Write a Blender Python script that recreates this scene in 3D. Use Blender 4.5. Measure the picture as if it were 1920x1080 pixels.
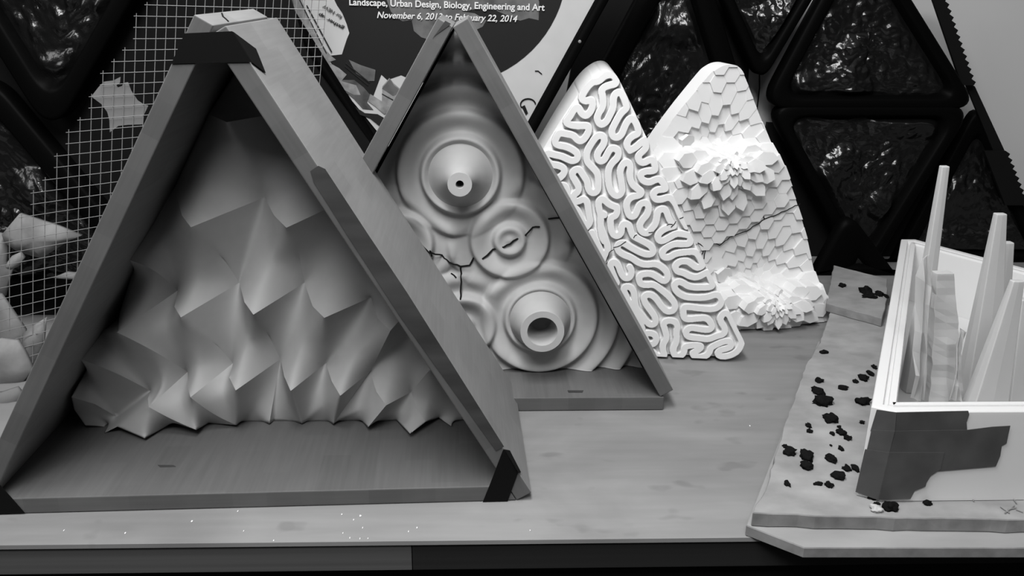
import bpy, bmesh, math, random
import numpy as np
from mathutils import Vector, Matrix, noise
random.seed(7)
S = bpy.context.scene
C = S.collection
for o in list(bpy.data.objects):
    bpy.data.objects.remove(o)

# ------------------------------------------------------------------ camera
F, YAW, PITCH, ROLL = 1604.1, .0372, .3363, .0123
CAM = np.array([.4267, -.6581, .4412])
cy_, sy_ = math.cos(YAW), math.sin(YAW)
FW = np.array([sy_*math.cos(PITCH), cy_*math.cos(PITCH), -math.sin(PITCH)])
RT0 = np.array([cy_, -sy_, 0.]); UP0 = np.cross(RT0, FW)
RT = math.cos(ROLL)*RT0 + math.sin(ROLL)*UP0
UP = -math.sin(ROLL)*RT0 + math.cos(ROLL)*UP0
cam = bpy.data.cameras.new('camera'); cam.sensor_width = 36; cam.lens = F/1920*36
cam.clip_start = .01
camo = bpy.data.objects.new('camera', cam); C.objects.link(camo); S.camera = camo
camo.matrix_world = Matrix([[RT[0], UP[0], -FW[0], CAM[0]], [RT[1], UP[1], -FW[1], CAM[1]],
                            [RT[2], UP[2], -FW[2], CAM[2]], [0, 0, 0, 1]])

# ------------------------------------------------------------------ light
S.view_settings.view_transform = 'Standard'; S.view_settings.look = 'None'
S.view_settings.gamma = 1; S.view_settings.exposure = .15
w = bpy.data.worlds.new('room_light'); S.world = w; w.use_nodes = True
bg = w.node_tree.nodes['Background']; bg.inputs[1].default_value = 1.0
wtc = w.node_tree.nodes.new('ShaderNodeTexCoord'); wsp = w.node_tree.nodes.new('ShaderNodeSeparateXYZ'); wmr = w.node_tree.nodes.new('ShaderNodeMapRange')
wmr.interpolation_type = 'SMOOTHSTEP'                       # dim room, pale ceiling overhead
for k_, v_ in ((1, .15), (2, .75), (3, .03), (4, .22)): wmr.inputs[k_].default_value = v_
w.node_tree.links.new(wtc.outputs['Generated'], wsp.inputs[0]); w.node_tree.links.new(wsp.outputs[2], wmr.inputs[0])
w.node_tree.links.new(wmr.outputs[0], bg.inputs[0])


def area(name, loc, target, sx, sy, power):
    l = bpy.data.lights.new(name, 'AREA'); l.shape = 'RECTANGLE'; l.size = sx; l.size_y = sy; l.energy = power
    o = bpy.data.objects.new(name, l); C.objects.link(o); o.location = loc
    o.rotation_euler = (Vector(target)-Vector(loc)).to_track_quat('-Z', 'Y').to_euler()
    return o


area('ceiling_tube_light', (.33, -.20, 1.15), (.36, .10, 0), .22, .60, 12.5)
area('ceiling_panel_light', (.32, -1.15, 1.45), (.4, .2, .12), .7, .4, 17)
area('left_ceiling_light', (-1.1, -.55, 1.5), (.55, .25, .1), .8, .8, 9)


# ------------------------------------------------------------------ helpers
def ray(x, y): return FW + RT*(x-960)/F + UP*(540-y)/F
def onpl(x, y, P, n):
    d = ray(x, y); P = np.asarray(P, float); n = np.asarray(n, float)
    return CAM + d*((P-CAM) @ n)/(d @ n)
def onz(x, y, z=0.): return onpl(x, y, (0, 0, z), (0, 0, 1))
def ony(x, y, Y): return onpl(x, y, (0, Y, 0), (0, 1, 0))
def lin(s): return ((s/255+.055)/1.055)**2.4 if s > 10 else s/255/12.92


def mat(name, v, rough=.7, spec=.3, var=.0, scale=20., stretch=(1, 1, 1), bump=0., bscale=200., detail=4., trans=0., coat=0.):
    m = bpy.data.materials.new(name); m.use_nodes = True
    nt = m.node_tree; b = nt.nodes['Principled BSDF']
    b.inputs['Base Color'].default_value = (v, v, v, 1)
    b.inputs['Roughness'].default_value = rough
    b.inputs['Specular IOR Level'].default_value = spec
    if coat: b.inputs['Coat Weight'].default_value = coat
    if trans:
        b.inputs['Subsurface Weight'].default_value = trans
        b.inputs['Subsurface Radius'].default_value = (.01, .01, .01)
        b.inputs['Subsurface Scale'].default_value = .6
    tc = nt.nodes.new('ShaderNodeTexCoord')
    if var:
        mp = nt.nodes.new('ShaderNodeMapping'); mp.inputs['Scale'].default_value = stretch
        nt.links.new(tc.outputs['Object'], mp.inputs[0])
        n = nt.nodes.new('ShaderNodeTexNoise'); n.inputs['Scale'].default_value = scale; n.inputs['Detail'].default_value = detail
        nt.links.new(mp.outputs[0], n.inputs[0])
        r = nt.nodes.new('ShaderNodeMapRange'); r.inputs[1].default_value = .25; r.inputs[2].default_value = .75
        r.inputs[3].default_value = v*(1-var); r.inputs[4].default_value = v*(1+var)
        nt.links.new(n.outputs[0], r.inputs[0])
        nt.links.new(r.outputs[0], b.inputs['Base Color'])
    if bump:
        n2 = nt.nodes.new('ShaderNodeTexNoise'); n2.inputs['Scale'].default_value = bscale; n2.inputs['Detail'].default_value = 3
        nt.links.new(tc.outputs['Object'], n2.inputs[0])
        bp = nt.nodes.new('ShaderNodeBump'); bp.inputs['Strength'].default_value = bump; bp.inputs['Distance'].default_value = .002
        nt.links.new(n2.outputs[0], bp.inputs['Height']); nt.links.new(bp.outputs[0], b.inputs['Normal'])
    return m


def wood_mat(name, v, strip=.026, grain_axis=1, blotch=.12):
    """laminated bamboo: strips side by side along X, fine fibres along the grain axis"""
    m = bpy.data.materials.new(name); m.use_nodes = True
    nt = m.node_tree; b = nt.nodes['Principled BSDF']; L = nt.links.new
    b.inputs['Roughness'].default_value = .55; b.inputs['Specular IOR Level'].default_value = .25
    tc = nt.nodes.new('ShaderNodeTexCoord')
    def noise_(sc, st, det=3):
        mp = nt.nodes.new('ShaderNodeMapping'); mp.inputs['Scale'].default_value = st
        L(tc.outputs['Object'], mp.inputs[0])
        n = nt.nodes.new('ShaderNodeTexNoise'); n.inputs['Scale'].default_value = sc; n.inputs['Detail'].default_value = det
        L(mp.outputs[0], n.inputs[0]); return n.outputs[0]
    def mth(op, a, bb):
        n = nt.nodes.new('ShaderNodeMath'); n.operation = op
        for i, q in enumerate((a, bb)):
            if isinstance(q, (int, float)): n.inputs[i].default_value = q
            else: L(q, n.inputs[i])
        return n.outputs[0]
    st = [1, 1, 1]; st[grain_axis] = .05
    fibre = noise_(260, st, 2)
    blot = noise_(14, (1, .6, 1), 4)
    sep = nt.nodes.new('ShaderNodeSeparateXYZ'); L(tc.outputs['Object'], sep.inputs[0])
    idx = mth('FLOOR', mth('DIVIDE', sep.outputs[0], strip), 0)
    wn = nt.nodes.new('ShaderNodeTexWhiteNoise'); wn.noise_dimensions = '2D'
    cmb = nt.nodes.new('ShaderNodeCombineXYZ'); L(idx, cmb.inputs[0])
    seg = mth('FLOOR', mth('ADD', mth('DIVIDE', sep.outputs[1], .11), mth('MULTIPLY', idx, .37)), 0); L(seg, cmb.inputs[1])
    L(cmb.outputs[0], wn.inputs['Vector'])
    t = mth('ADD', mth('MULTIPLY', mth('SUBTRACT', fibre, .5), .30), mth('MULTIPLY', mth('SUBTRACT', blot, .5), blotch*3))
    t = mth('ADD', t, mth('MULTIPLY', mth('SUBTRACT', wn.outputs['Value'], .5), .13))
    L(mth('MULTIPLY', mth('ADD', t, 1.0), v), b.inputs['Base Color'])
    return m


def link_mesh(name, verts, faces, m, parent=None, origin=None, smooth=False):
    """verts are world points; the object's origin is set at `origin` (or the parent's)"""
    V = np.asarray(verts, float)
    po = np.array(parent['_o']) if parent is not None else np.zeros(3)
    if origin is None: origin = po if parent is not None else np.array([V[:, 0].mean(), V[:, 1].mean(), V[:, 2].min()])
    origin = np.asarray(origin, float)
    me = bpy.data.meshes.new(name)
    me.from_pydata([tuple(q) for q in (V-origin)], [], [tuple(int(i) for i in f) for f in faces])
    me.update(); me.materials.append(m)
    if smooth: me.shade_smooth()
    o = bpy.data.objects.new(name, me); C.objects.link(o)
    o.location = tuple(origin-po)
    if parent is not None: o.parent = parent
    return o


TEMP = []
def thing(name, label, cat, loc, group=None):
    o = bpy.data.objects.new(name, None); C.objects.link(o); o.location = tuple(loc)
    o.empty_display_size = .02
    o['_o'] = [float(q) for q in loc]; TEMP.append(o)
    return tag(o, label, cat, group)


def tag(o, label, cat, group=None, kind=None):
    o['label'] = label; o['category'] = cat
    if group: o['group'] = group
    if kind: o['kind'] = kind
    return o


def struct(o):
    o['kind'] = 'structure'; return o


def fix_normals(o):
    bm = bmesh.new(); bm.from_mesh(o.data); bmesh.ops.recalc_face_normals(bm, faces=bm.faces); bm.to_mesh(o.data); bm.free()
    return o


def bevel(o, wd=.0012, seg=2):
    m = o.modifiers.new('bevel', 'BEVEL'); m.width = wd; m.segments = seg; m.limit_method = 'ANGLE'; m.angle_limit = .7
    return o


def box_vf(x0, x1, y0, y1, z0, z1):
    V = [(x, y, z) for z in (z0, z1) for y in (y0, y1) for x in (x0, x1)]
    Fc = [(0, 2, 3, 1), (4, 5, 7, 6), (0, 1, 5, 4), (2, 6, 7, 3), (0, 4, 6, 2), (1, 3, 7, 5)]
    return V, Fc


def prism(poly, off):
    """poly: list of 3-D points (planar); off: extrusion vector"""
    n = len(poly); P = [np.asarray(p, float) for p in poly]
    V = P + [p+np.asarray(off) for p in P]
    Fc = [tuple(range(n)), tuple(range(2*n-1, n-1, -1))] + [(i, i+n, (i+1) % n+n, (i+1) % n) for i in range(n)]
    return V, Fc


def merge(parts):
    V, Fc = [], []
    for v, f in parts:
        k = len(V); V += list(v); Fc += [tuple(i+k for i in q) for q in f]
    return V, Fc


def tube_vf(pts, r, n=6):
    P = [Vector(p) for p in pts]; V, Fc = [], []
    for i, p in enumerate(P):
        t = (P[min(i+1, len(P)-1)]-P[max(i-1, 0)]).normalized()
        a = t.orthogonal().normalized() if i == 0 else (a - t*a.dot(t)).normalized()
        bq = t.cross(a)
        for k in range(n):
            an = 2*math.pi*k/n
            V.append(p+(a*math.cos(an)+bq*math.sin(an))*r)
    for i in range(len(P)-1):
        for k in range(n):
            Fc.append((i*n+k, i*n+(k+1) % n, (i+1)*n+(k+1) % n, (i+1)*n+k))
    Fc += [tuple(range(n-1, -1, -1)), tuple(range((len(P)-1)*n, len(P)*n))]
    return [tuple(v) for v in V], Fc


def chaikin(P, it=2, closed=False):
    P = np.asarray(P, float)
    for _ in range(it):
        if closed:
            Q = np.roll(P, -1, 0); P = np.stack([.75*P+.25*Q, .25*P+.75*Q], 1).reshape(-1, P.shape[1])
        else:
            a = P[:-1]; b = P[1:]
            P = np.vstack([P[:1], np.stack([.75*a+.25*b, .25*a+.75*b], 1).reshape(-1, P.shape[1]), P[-1:]])
    return P


# ------------------------------------------------------------------ materials
M = {}
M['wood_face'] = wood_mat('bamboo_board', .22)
M['wood_base_shaded'] = wood_mat('bamboo_base_shaded', .11)  # same bamboo darkened: the shade inside the frames is put into the colour
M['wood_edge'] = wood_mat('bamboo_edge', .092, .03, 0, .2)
M['wood_dark'] = mat('dark_bamboo', .045, .5, .25, .35, 60, (.2, 1, 1))
M['tape_black'] = mat('black_cloth_tape', .006, .8, .05)
M['cast_grey'] = mat('grey_cast', .41, .75, .15, .03, 90)
M['cast_light'] = mat('pale_cast', .40, .75, .15, .05, 60)
M['cast_white'] = mat('white_cast', .66, .8, .1, .02, 120)
M['crack'] = mat('crack_dark', .012, .9, .05)
M['blackp'] = mat('black_plastic', .005, .22, .5, bump=.5, bscale=110)
M['blackr'] = mat('black_plastic_rim', .002, .45, .03)
M['blackm'] = mat('black_matte', .006, .6, .1)
M['paper'] = mat('white_paper', .42, .8, .1, .05, 30)
M['tapeg'] = mat('grey_packing_tape', .066, .4, .35, .25, 35)
M['whitep'] = mat('white_plastic', .64, .35, .35, trans=.3)
M['resin'] = mat('translucent_resin', .46, .3, .4, .06, 25, (1, 1, .3), trans=.4)
M['wire'] = mat('galvanised_wire', .17, .45, .5)
M['crumb'] = mat('dark_crumb', .006, .95, .05, .3, 400)
M['scrap'] = mat('grey_scrap', .15, .9, .05)
M['wall'] = mat('painted_wall', .5, .9, .1, .02, 6)
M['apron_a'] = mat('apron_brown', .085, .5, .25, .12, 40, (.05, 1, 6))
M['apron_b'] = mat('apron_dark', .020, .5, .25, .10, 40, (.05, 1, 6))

# ------------------------------------------------------------------ setting
YW = .80
struct(link_mesh('wall_back', *box_vf(-1.6, 2.4, YW, YW+.06, -.80, 1.6), M['wall']))
struct(link_mesh('floor', *box_vf(-1.6, 2.4, -1.6, YW, -.86, -.80), mat('dark_floor', .03, .6, .2, .1, 8)))

# ------------------------------------------------------------------ work table


def table_mat():
    m = bpy.data.materials.new('worn_maple'); m.use_nodes = True; nt = m.node_tree; L = nt.links.new
    b = nt.nodes['Principled BSDF']; b.inputs['Roughness'].default_value = .5; b.inputs['Specular IOR Level'].default_value = .25
    tc = nt.nodes.new('ShaderNodeTexCoord')
    def nz(sc, st, d=5, dist=0):
        mp = nt.nodes.new('ShaderNodeMapping'); mp.inputs['Scale'].default_value = st; L(tc.outputs['Object'], mp.inputs[0])
        n = nt.nodes.new('ShaderNodeTexNoise'); n.inputs['Scale'].default_value = sc; n.inputs['Detail'].default_value = d
        n.inputs['Distortion'].default_value = dist
        L(mp.outputs[0], n.inputs[0]); return n.outputs[0]
    def mr(x, a, bb, c, d):
        r = nt.nodes.new('ShaderNodeMapRange'); r.inputs[1].default_value = a; r.inputs[2].default_value = bb
        r.inputs[3].default_value = c; r.inputs[4].default_value = d; L(x, r.inputs[0]); return r.outputs[0]
    def mul(a, c):
        n = nt.nodes.new('ShaderNodeMath'); n.operation = 'MULTIPLY'; L(a, n.inputs[0])
        if isinstance(c, float): n.inputs[1].default_value = c
        else: L(c, n.inputs[1])
        return n.outputs[0]
    cloud = mr(nz(5, (1, 1.6, 1), 6, .6), .3, .7, .80, 1.18)
    streak = mr(nz(30, (.25, 2.5, 1), 3), .3, .7, .93, 1.06)
    spots = mr(nz(22, (1, 1.5, 1), 2), .64, .72, 1.0, .80)
    L(mul(mul(mul(cloud, streak), spots), .21), b.inputs['Base Color'])
    return m


YT = -.0444
tb = thing('work_table', 'wide wooden work table with stained pale top and dark front apron', 'table', (.45, .3, -.80))
top = link_mesh('tabletop', *box_vf(-1.5, 2.3, YT, YW-.005, -.004, 0), table_mat(), tb)
xa = onpl(772, 1045, (0, YT+.004, 0), (0, 1, 0))[0]
zb = ony(900, 1071, YT)[2]
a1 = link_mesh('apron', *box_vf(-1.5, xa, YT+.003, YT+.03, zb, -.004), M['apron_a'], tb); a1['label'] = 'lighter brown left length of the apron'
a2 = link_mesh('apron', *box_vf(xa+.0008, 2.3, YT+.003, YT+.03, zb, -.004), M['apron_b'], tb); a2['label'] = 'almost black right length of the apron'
link_mesh('lower_rail', *box_vf(-1.5, 2.3, YT+.02, YT+.05, zb-.12, zb-.004), M['blackm'], tb)
for x in (-1.42, 2.18):
    for y in (YT+.06, YW-.12):
        link_mesh('leg', *box_vf(x, x+.06, y, y+.06, -.80, zb-.001), M['apron_b'], tb)
link_mesh('side_rail', *box_vf(-1.5, 2.3, YW-.06, YW-.03, zb, -.004), M['apron_b'], tb)

# ------------------------------------------------------------------ triangular wooden frames
S3 = math.sqrt(3)


class Fr:                         # frame plane helper: (x, z) in the frame -> world
    def __init__(s, x, y, yaw, a, t):
        s.o = np.array([x, y, .0006]); s.ex = np.array([math.cos(yaw), math.sin(yaw), 0]); s.ey = np.array([-math.sin(yaw), math.cos(yaw), 0])
        s.a, s.t, s.yaw = a, t, yaw
    def w(s, x, y, z): return s.o+s.ex*x+s.ey*y+np.array([0, 0, z])
    def px(s, px, py, d=0.):      # pixel on the plane at depth d -> (x, z)
        p = onpl(px, py, s.o+s.ey*d, s.ey); q = p-s.o
        return np.array([q @ s.ex, p[2]])


def board(fr, root, name, quad, ang, d0, d1, m, rebate=None):
    """quad: 4 (x,z) points in the frame plane, the first two along the board; d0/d1 depth at start/end; built on its own axes"""
    q = [np.array(p) for p in quad]
    o2 = q[0]; ca, sa = math.cos(ang), math.sin(ang)
    def loc(p, y):
        d = p-o2; return (d[0]*ca+d[1]*sa, y, -d[0]*sa+d[1]*ca)
    P = [loc(p, 0) for p in q]; L = max(p[0] for p in P); L0 = min(p[0] for p in P)
    V = P+[(p[0], d0+(d1-d0)*(p[0]-L0)/(L-L0), p[2]) for p in P]
    Fc = [(0, 1, 2, 3), (7, 6, 5, 4)]+[(i, i+4, (i+1) % 4+4, (i+1) % 4) for i in range(4)]
    if rebate:                                  # the first stretch (up to x) starts deeper
        xr_, dr_ = rebate; zz = max(p[2] for p in P); z0_ = min(p[2] for p in P)
        pl_ = [(L0, dr_), (xr_, dr_), (xr_, 0), (L, 0), (L, d1), (L0, d0)]
        V = [(x, y, z0_) for x, y in pl_]+[(x, y, zz) for x, y in pl_]
        Fc = [tuple(range(6)), tuple(range(11, 5, -1))]+[(i, i+6, (i+1) % 6+6, (i+1) % 6) for i in range(6)]
    me = bpy.data.meshes.new(name); me.from_pydata(V, [], Fc); me.update(); me.materials.append(m)
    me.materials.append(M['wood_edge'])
    o = bpy.data.objects.new(name, me); C.objects.link(o); fix_normals(o)
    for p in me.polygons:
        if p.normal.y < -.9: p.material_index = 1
    o.parent = root
    wpos = fr.w(o2[0], 0, o2[1])-np.array(root['_o'])
    o.location = tuple(wpos)
    o.rotation_mode = 'XYZ'
    o.rotation_euler = (Matrix.Rotation(fr.yaw, 3, 'Z') @ Matrix.Rotation(-ang, 3, 'Y')).to_euler()
    bevel(o, .0009, 2)
    return o


R60 = math.radians(60)
fa = Fr(0, 0, .0316, .45, .0153)
f1 = thing('triangular_frame', 'large bamboo triangle frame in front, corners bound with black tape', 'frame', fa.w(.225, 0, 0), 'wooden triangle frames')
D = .207
t, a = fa.t, fa.a
tl = fa.px(363, 27); tli = fa.px(402, 50)
apex = np.array([a/2, t+a*S3/2]); BL = np.array([0, t]); BR = np.array([a, t])
uL = np.array([.5, S3/2]); nL = np.array([-S3/2, .5])
uR = np.array([-.5, S3/2]); nR = np.array([S3/2, .5])
ext = (tli-BL) @ uL
# left board stands on the base; its free end shows above the apex
bl = BL+nL*t; bl0 = bl-uL*((bl[1]-t)/uL[1])
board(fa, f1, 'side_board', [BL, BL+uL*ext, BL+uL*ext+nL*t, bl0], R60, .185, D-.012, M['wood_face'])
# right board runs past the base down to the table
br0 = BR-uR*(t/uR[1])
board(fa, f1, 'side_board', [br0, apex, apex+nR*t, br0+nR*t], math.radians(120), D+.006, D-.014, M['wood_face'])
board(fa, f1, 'base_board', [np.array([-.035, 0]), br0+np.array([-.0008, 0]), BR+np.array([-.0008, 0]), np.array([-.035, t])], 0, .185, .185, M['wood_base_shaded'])


def fpoly(fr, root, name, pix, m, thick=.0007, d=0.):
    P = [fr.px(*p, d) for p in pix]
    V, Fc = prism([fr.w(p[0], d-.0003, p[1]) for p in P], -fr.ey*thick)
    return fix_normals(link_mesh(name, V, Fc, m, root))


def flap(root, name, pts, m, off):
    V, Fc = prism(pts, off); return fix_normals(link_mesh(name, V, Fc, m, root))


tp = fpoly(fa, f1, 'tape', [(347, 64), (391, 62), (436, 60), (454, 89), (472, 118), (400, 119), (322, 121)], M['tape_black'])
nRw = fa.ex*nR[0]+np.array([0, 0, nR[1]])
Rface = fa.w(*(BR+nR*t)[[0]], 0, (BR+nR*t)[1])+nRw*.0006
Lface = fa.w((BL+nL*t)[0], 0, (BL+nL*t)[1])
onR = lambda x, y: onpl(x, y, Rface, nRw)
flap(tp, 'tape_fold', [onR(436, 60), onR(480, 92), onR(497, 137), onR(472, 118)], M['tape_black'], nRw*.0005) if False else None
V, Fc = prism([onR(436, 60), onR(479, 92), onR(484, 104), onR(497, 137), onR(472, 118)], nRw*.0006)
fix_normals(link_mesh('tape', V, Fc, M['tape_black'], f1))
fpoly(fa, f1, 'tape', [(944, 842), (971, 887), (949, 947), (903, 947), (920, 905)], M['tape_black'])
V, Fc = prism([onR(945, 843), onR(955, 845), onR(976, 886), onR(972, 887)], nRw*.0006)
fix_normals(link_mesh('tape', V, Fc, M['tape_black'], f1))
fpoly(fa, f1, 'tape', [(-8, 900), (20, 931), (47, 962), (-50, 966), (-55, 935)], M['tape_black'])
ds = fpoly(fa, f1, 'dark_strip', [(597, 312), (610, 318), (690, 440), (763, 549), (945, 838), (930, 846), (752, 597), (655, 448), (588, 342), (582, 322)], M['wood_dark'], .0003, -.0001)
ds['label'] = 'dark stained strip along the front edge of the right board'

# split in the free end of the left board, seen on top
Pe = fa.w(*(BL+uL*ext)[[0]], 0, (BL+uL*ext)[1]); nE = fa.ex*uL[0]+np.array([0, 0, uL[1]])
E_ = lambda x, y: onpl(x, y, Pe+nE*.0004, nE)
link_mesh('split', *tube_vf([E_(416, 25), (E_(418, 31)), E_(423, 35), E_(428, 40)], .0007, 5), M['crack'], f1)
# dark knots in the base board
V, Fc = prism([onz(x, y, fa.t+.0008) for x, y in ((296, 872), (325, 872), (330, 875), (300, 876))], (0, 0, .0002)); fix_normals(link_mesh('knot', V, Fc, M['wood_dark'], f1))

fb = Fr(.1741, .188, .0051, .45, .0162)
f2 = thing('triangular_frame', 'second bamboo triangle frame, untaped, partly hidden behind the large taped one', 'frame', fb.w(.225, 0, 0), 'wooden triangle frames')
t = fb.t; D2 = .118
apex2 = np.array([a/2, t+a*S3/2]); BL2 = np.array([0, t]); BR2 = np.array([a, t])
bl = BL2+nL*t
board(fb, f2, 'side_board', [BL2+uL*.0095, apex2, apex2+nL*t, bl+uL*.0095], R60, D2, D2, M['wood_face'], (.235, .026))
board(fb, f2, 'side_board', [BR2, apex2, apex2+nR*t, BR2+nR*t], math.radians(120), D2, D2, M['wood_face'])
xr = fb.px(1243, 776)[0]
board(fb, f2, 'base_board', [np.array([-.012, 0]), np.array([xr, 0]), np.array([xr, t-.0003]), np.array([-.012, t-.0003])], 0, D2, D2, M['wood_base_shaded'], (.298, .034))
def backing(fr, root, dep):
    g = .0005; t_ = fr.t; P = [(g, t_+.0004), (fr.a-g, t_+.0004), (fr.a/2, t_+fr.a*S3/2-g*2)]
    V, Fc = prism([fr.w(x, dep, z) for x, z in P], -fr.ey*.004)
    fix_normals(link_mesh('added_dark_backing', V, Fc, M['blackm'], root))  # added black board, keeps the gaps round the relief dark


backing(fb, f2, D2-.001); backing(fa, f1, .1845)
V, Fc = prism([onz(x, y, fb.t+.0006) for x, y in ((1064, 732), (1094, 732), (1092, 736), (1066, 736))], (0, 0, .0002)); fix_normals(link_mesh('knot', V, Fc, M['wood_dark'], f2))
sc = fpoly(fb, f2, 'burn_mark', [(811, 73), (835, 40), (846, 46), (838, 52), (818, 66)], M['wood_dark'], .0003, -.0001)
sc['label'] = 'dark scorch at the top of the left board'

# ------------------------------------------------------------------ relief 1 : curled scales, a creased control net
YR = .140


def relief_scales():
    P = {  # name: px, py, protrusion in mm, corner weight
        'ap': (470, 92, -6, 1), 'a0': (391, 214, 0, 1), 'a1': (512, 214, 0, 1), 't0': (425, 229, 26, 1),
        'b0': (327, 352, 0, 1), 'b1': (496, 370, 0, 1), 'b2': (655, 372, 0, 1),
        'r1': (341, 404, 26, 0), 't1': (358, 426, 34, 1), 'r2': (514, 404, 16, 0), 't2': (537, 427, 30, 1),
        's0': (281, 411, 2, 1), 'tL1': (238, 486, 24, 1), 'm0': (290, 503, 24, 0), 'c1': (333, 545, 0, 1), 'c2': (449, 530, 0, 1), 'c3': (571, 530, 0, 1),
        'c4': (696, 557, 0, 1), 'u5': (690, 432, 0, 1), 'c5': (795, 560, 0, 1),
        'r3': (327, 575, 20, 0), 't3': (339, 595, 32, 1), 'r4': (458, 566, 22, 0), 't4': (475, 590, 32, 1), 'r5': (586, 574, 18, 0), 't5': (608, 596, 30, 1),
        'r6': (708, 597, 16, 0), 't6': (732, 620, 26, 1),
        's1': (252, 500, 0, 1), 's2': (224, 588, 0, 1), 'tL2': (219, 623, 32, 1), 'm1': (285, 655, 26, 0), 'd1': (352, 697, 0, 1), 'd2': (437, 681, 0, 1),
        'd3': (526, 673, 0, 1), 'd4': (611, 681, 0, 1), 'd5': (694, 697, 0, 1), 'd6': (771, 735, 0, 1), 'u7': (775, 600, 0, 1), 'u8': (845, 650, 0, 1),
        's3': (192, 618, 2, 1), 'tL3': (150, 673, 28, 1), 'm2': (222, 700, 24, 0), 'e1': (282, 733, 4, 1),
        'tm': (279, 763, 26, 1), 'rm': (277, 748, 18, 0), 'r7': (352, 725, 16, 0), 't7': (357, 745, 28, 1), 'r8': (430, 708, 18, 0), 't8': (442, 732, 28, 1),
        'r9': (533, 706, 16, 0), 't9': (545, 733, 28, 1), 'r10': (622, 715, 16, 0), 't10': (638, 742, 26, 1), 'r11': (706, 735, 14, 0), 't11': (724, 760, 22, 1),
        's4': (168, 684, 2, 1), 'tL4': (134, 744, 24, 1), 'm3': (178, 758, 18, 0), 'e0': (219, 781, 4, 1),
        'k0': (139, 768, 14, 1), 'k1': (160, 798, 10, 1), 'k2': (196, 804, 6, 1), 'k3': (206, 802, 2, 1), 'k4': (196, 815, 14, 1), 'g0': (220, 800, 16, 1),
        'g1': (271, 822, 26, 1), 'f1': (325, 792, 2, 1), 'm4': (322, 787, 20, 0), 'g2': (368, 806, 22, 1), 'f2': (391, 793, 2, 1), 'm5': (400, 778, 14, 0),
        'g3': (443, 797, 10, 1), 'f3': (452, 792, 0, 1), 'f3b': (492, 791, 0, 1), 'g4': (505, 794, 6, 1), 'f4': (513, 791, 0, 1), 'f4b': (550, 791, 0, 1),
        'g5': (566, 794, 6, 1), 'f5': (576, 790, 0, 1), 'f5b': (616, 790, 0, 1), 'g6': (625, 795, 8, 1), 'f6': (632, 789, 0, 1), 'f6b': (678, 788, 0, 1),
        'g7': (690, 801, 16, 1), 'f7': (705, 789, 2, 1), 'f7b': (743, 788, 0, 1), 'g8': (769, 813, 26, 1), 'g9': (798, 791, 14, 1), 'r12': (781, 765, 8, 0),
        'f9': (822, 783, 0, 1), 'g10': (846, 799, 10, 1), 'f10': (850, 789, 0, 1), 'f11': (905, 790, 0, 1), 'n1': (420, 486, 9, 0), 'n3': (408, 648, 9, 0), 'n4': (504, 628, 9, 0), 'n2': (562, 484, 8, 0), 'q1': (262, 548, -2, 0), 'q2': (322, 716, 0, 0), 'q3': (240, 752, 0, 0), 'e7': (806, 693, 14, 1), 'e8': (855, 745, 0, 1),
    }
    faces = ['ap a0 t0 a1', 'a0 b0 r1 t1 b1 t0', 't0 b1 a1', 'a1 b1 r2 t2 b2',
             'b0 s0 tL1 m0 c1 t1 r1', 't1 c1 r3 t3 c2 n1', 't1 n1 c2 b1', 'b1 c2 r4 t4 c3 n2 t2 r2', 't2 n2 c3 u5 b2', 'u5 c3 r5 t5 c4',
             'q1 m0 tL1 s1', 'q1 s1 s2 tL2', 'q1 tL2 c1 m0', 'tL2 m1 d1 t3 r3 c1', 't3 d1 r7 t7 d2 n3', 't3 n3 d2 c2', 'c2 d2 r8 t8 d3 n4 t4 r4', 't4 n4 d3 c3',
             'c3 d3 r9 t9 d4 t5 r5', 't5 d4 c4', 'c4 d4 r10 t10 d5 t6 r6', 'u5 c4 r6 t6 c5', 't6 d5 u7 c5', 'u7 d5 r11 t11 d6',
             'tL2 s3 tL3 m2 e1', 'q2 m1 tL2 e1', 'q2 e1 rm tm', 'q2 tm d1 m1', 'tL3 s4 tL4 m3 e0', 'q3 m2 tL3 e0', 'q3 e0 e1 m2',
             'tL4 k0 k1 k2 k3 e0 m3', 'e0 k3 k4 g0', 'e0 g0 tm rm e1', 'g0 g1 tm', 'tm g1 f1 m4', 'tm m4 g2 t7 r7 d1', 'm4 f1 g2',
             't7 g2 f2 m5', 't7 m5 g3 t8 r8 d2', 'm5 f2 g3', 't8 g3 f3 f3b g4 d3', 'd3 g4 f4', 'd3 f4 f4b g5 t9 r9', 't9 g5 d4', 'd4 g5 f5 f5b g6 t10 r10',
             't10 g6 d5', 'd5 g6 f6 f6b g7 t11 r11', 't11 g7 f7 f7b d6', 'd6 f7b g8 g9 r12', 'd6 r12 g9 f9 e8 e7', 'u7 d6 e7 u8', 'c5 u7 u8', 'e7 e8 u8', 'e8 f9 g10 f10 f11']
    crease = ['a0 t0 a1', 'b0 r1 t1 b1', 'b1 r2 t2 b2', 'tL1 m0 c1', 'c1 r3 t3 c2', 'c2 r4 t4 c3', 'c3 r5 t5 c4', 'c4 r6 t6 c5', 'tL2 c1', 'tL2 m1 d1', 'd1 r7 t7 d2',
              'd2 r8 t8 d3', 'd3 r9 t9 d4', 'd4 r10 t10 d5', 'd5 r11 t11 d6', 'tL3 m2 e1', 'e1 rm tm d1', 'tL4 m3 e0', 'tm m4 g2', 't7 m5 g3', 't6 d5', 'd6 r12 g9', 'd6 e7',
              't8 g3', 't9 g5', 't10 g6', 't11 g7', 't7 g2', 'tm g1', 'd3 g4', 'd5 g6', 'b1 c2', 'e0 e1', 'b1 t0', 't2 n2 c3', 't1 n1 c2', 't3 n3 d2', 't4 n4 d3', 't5 d4']
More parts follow.
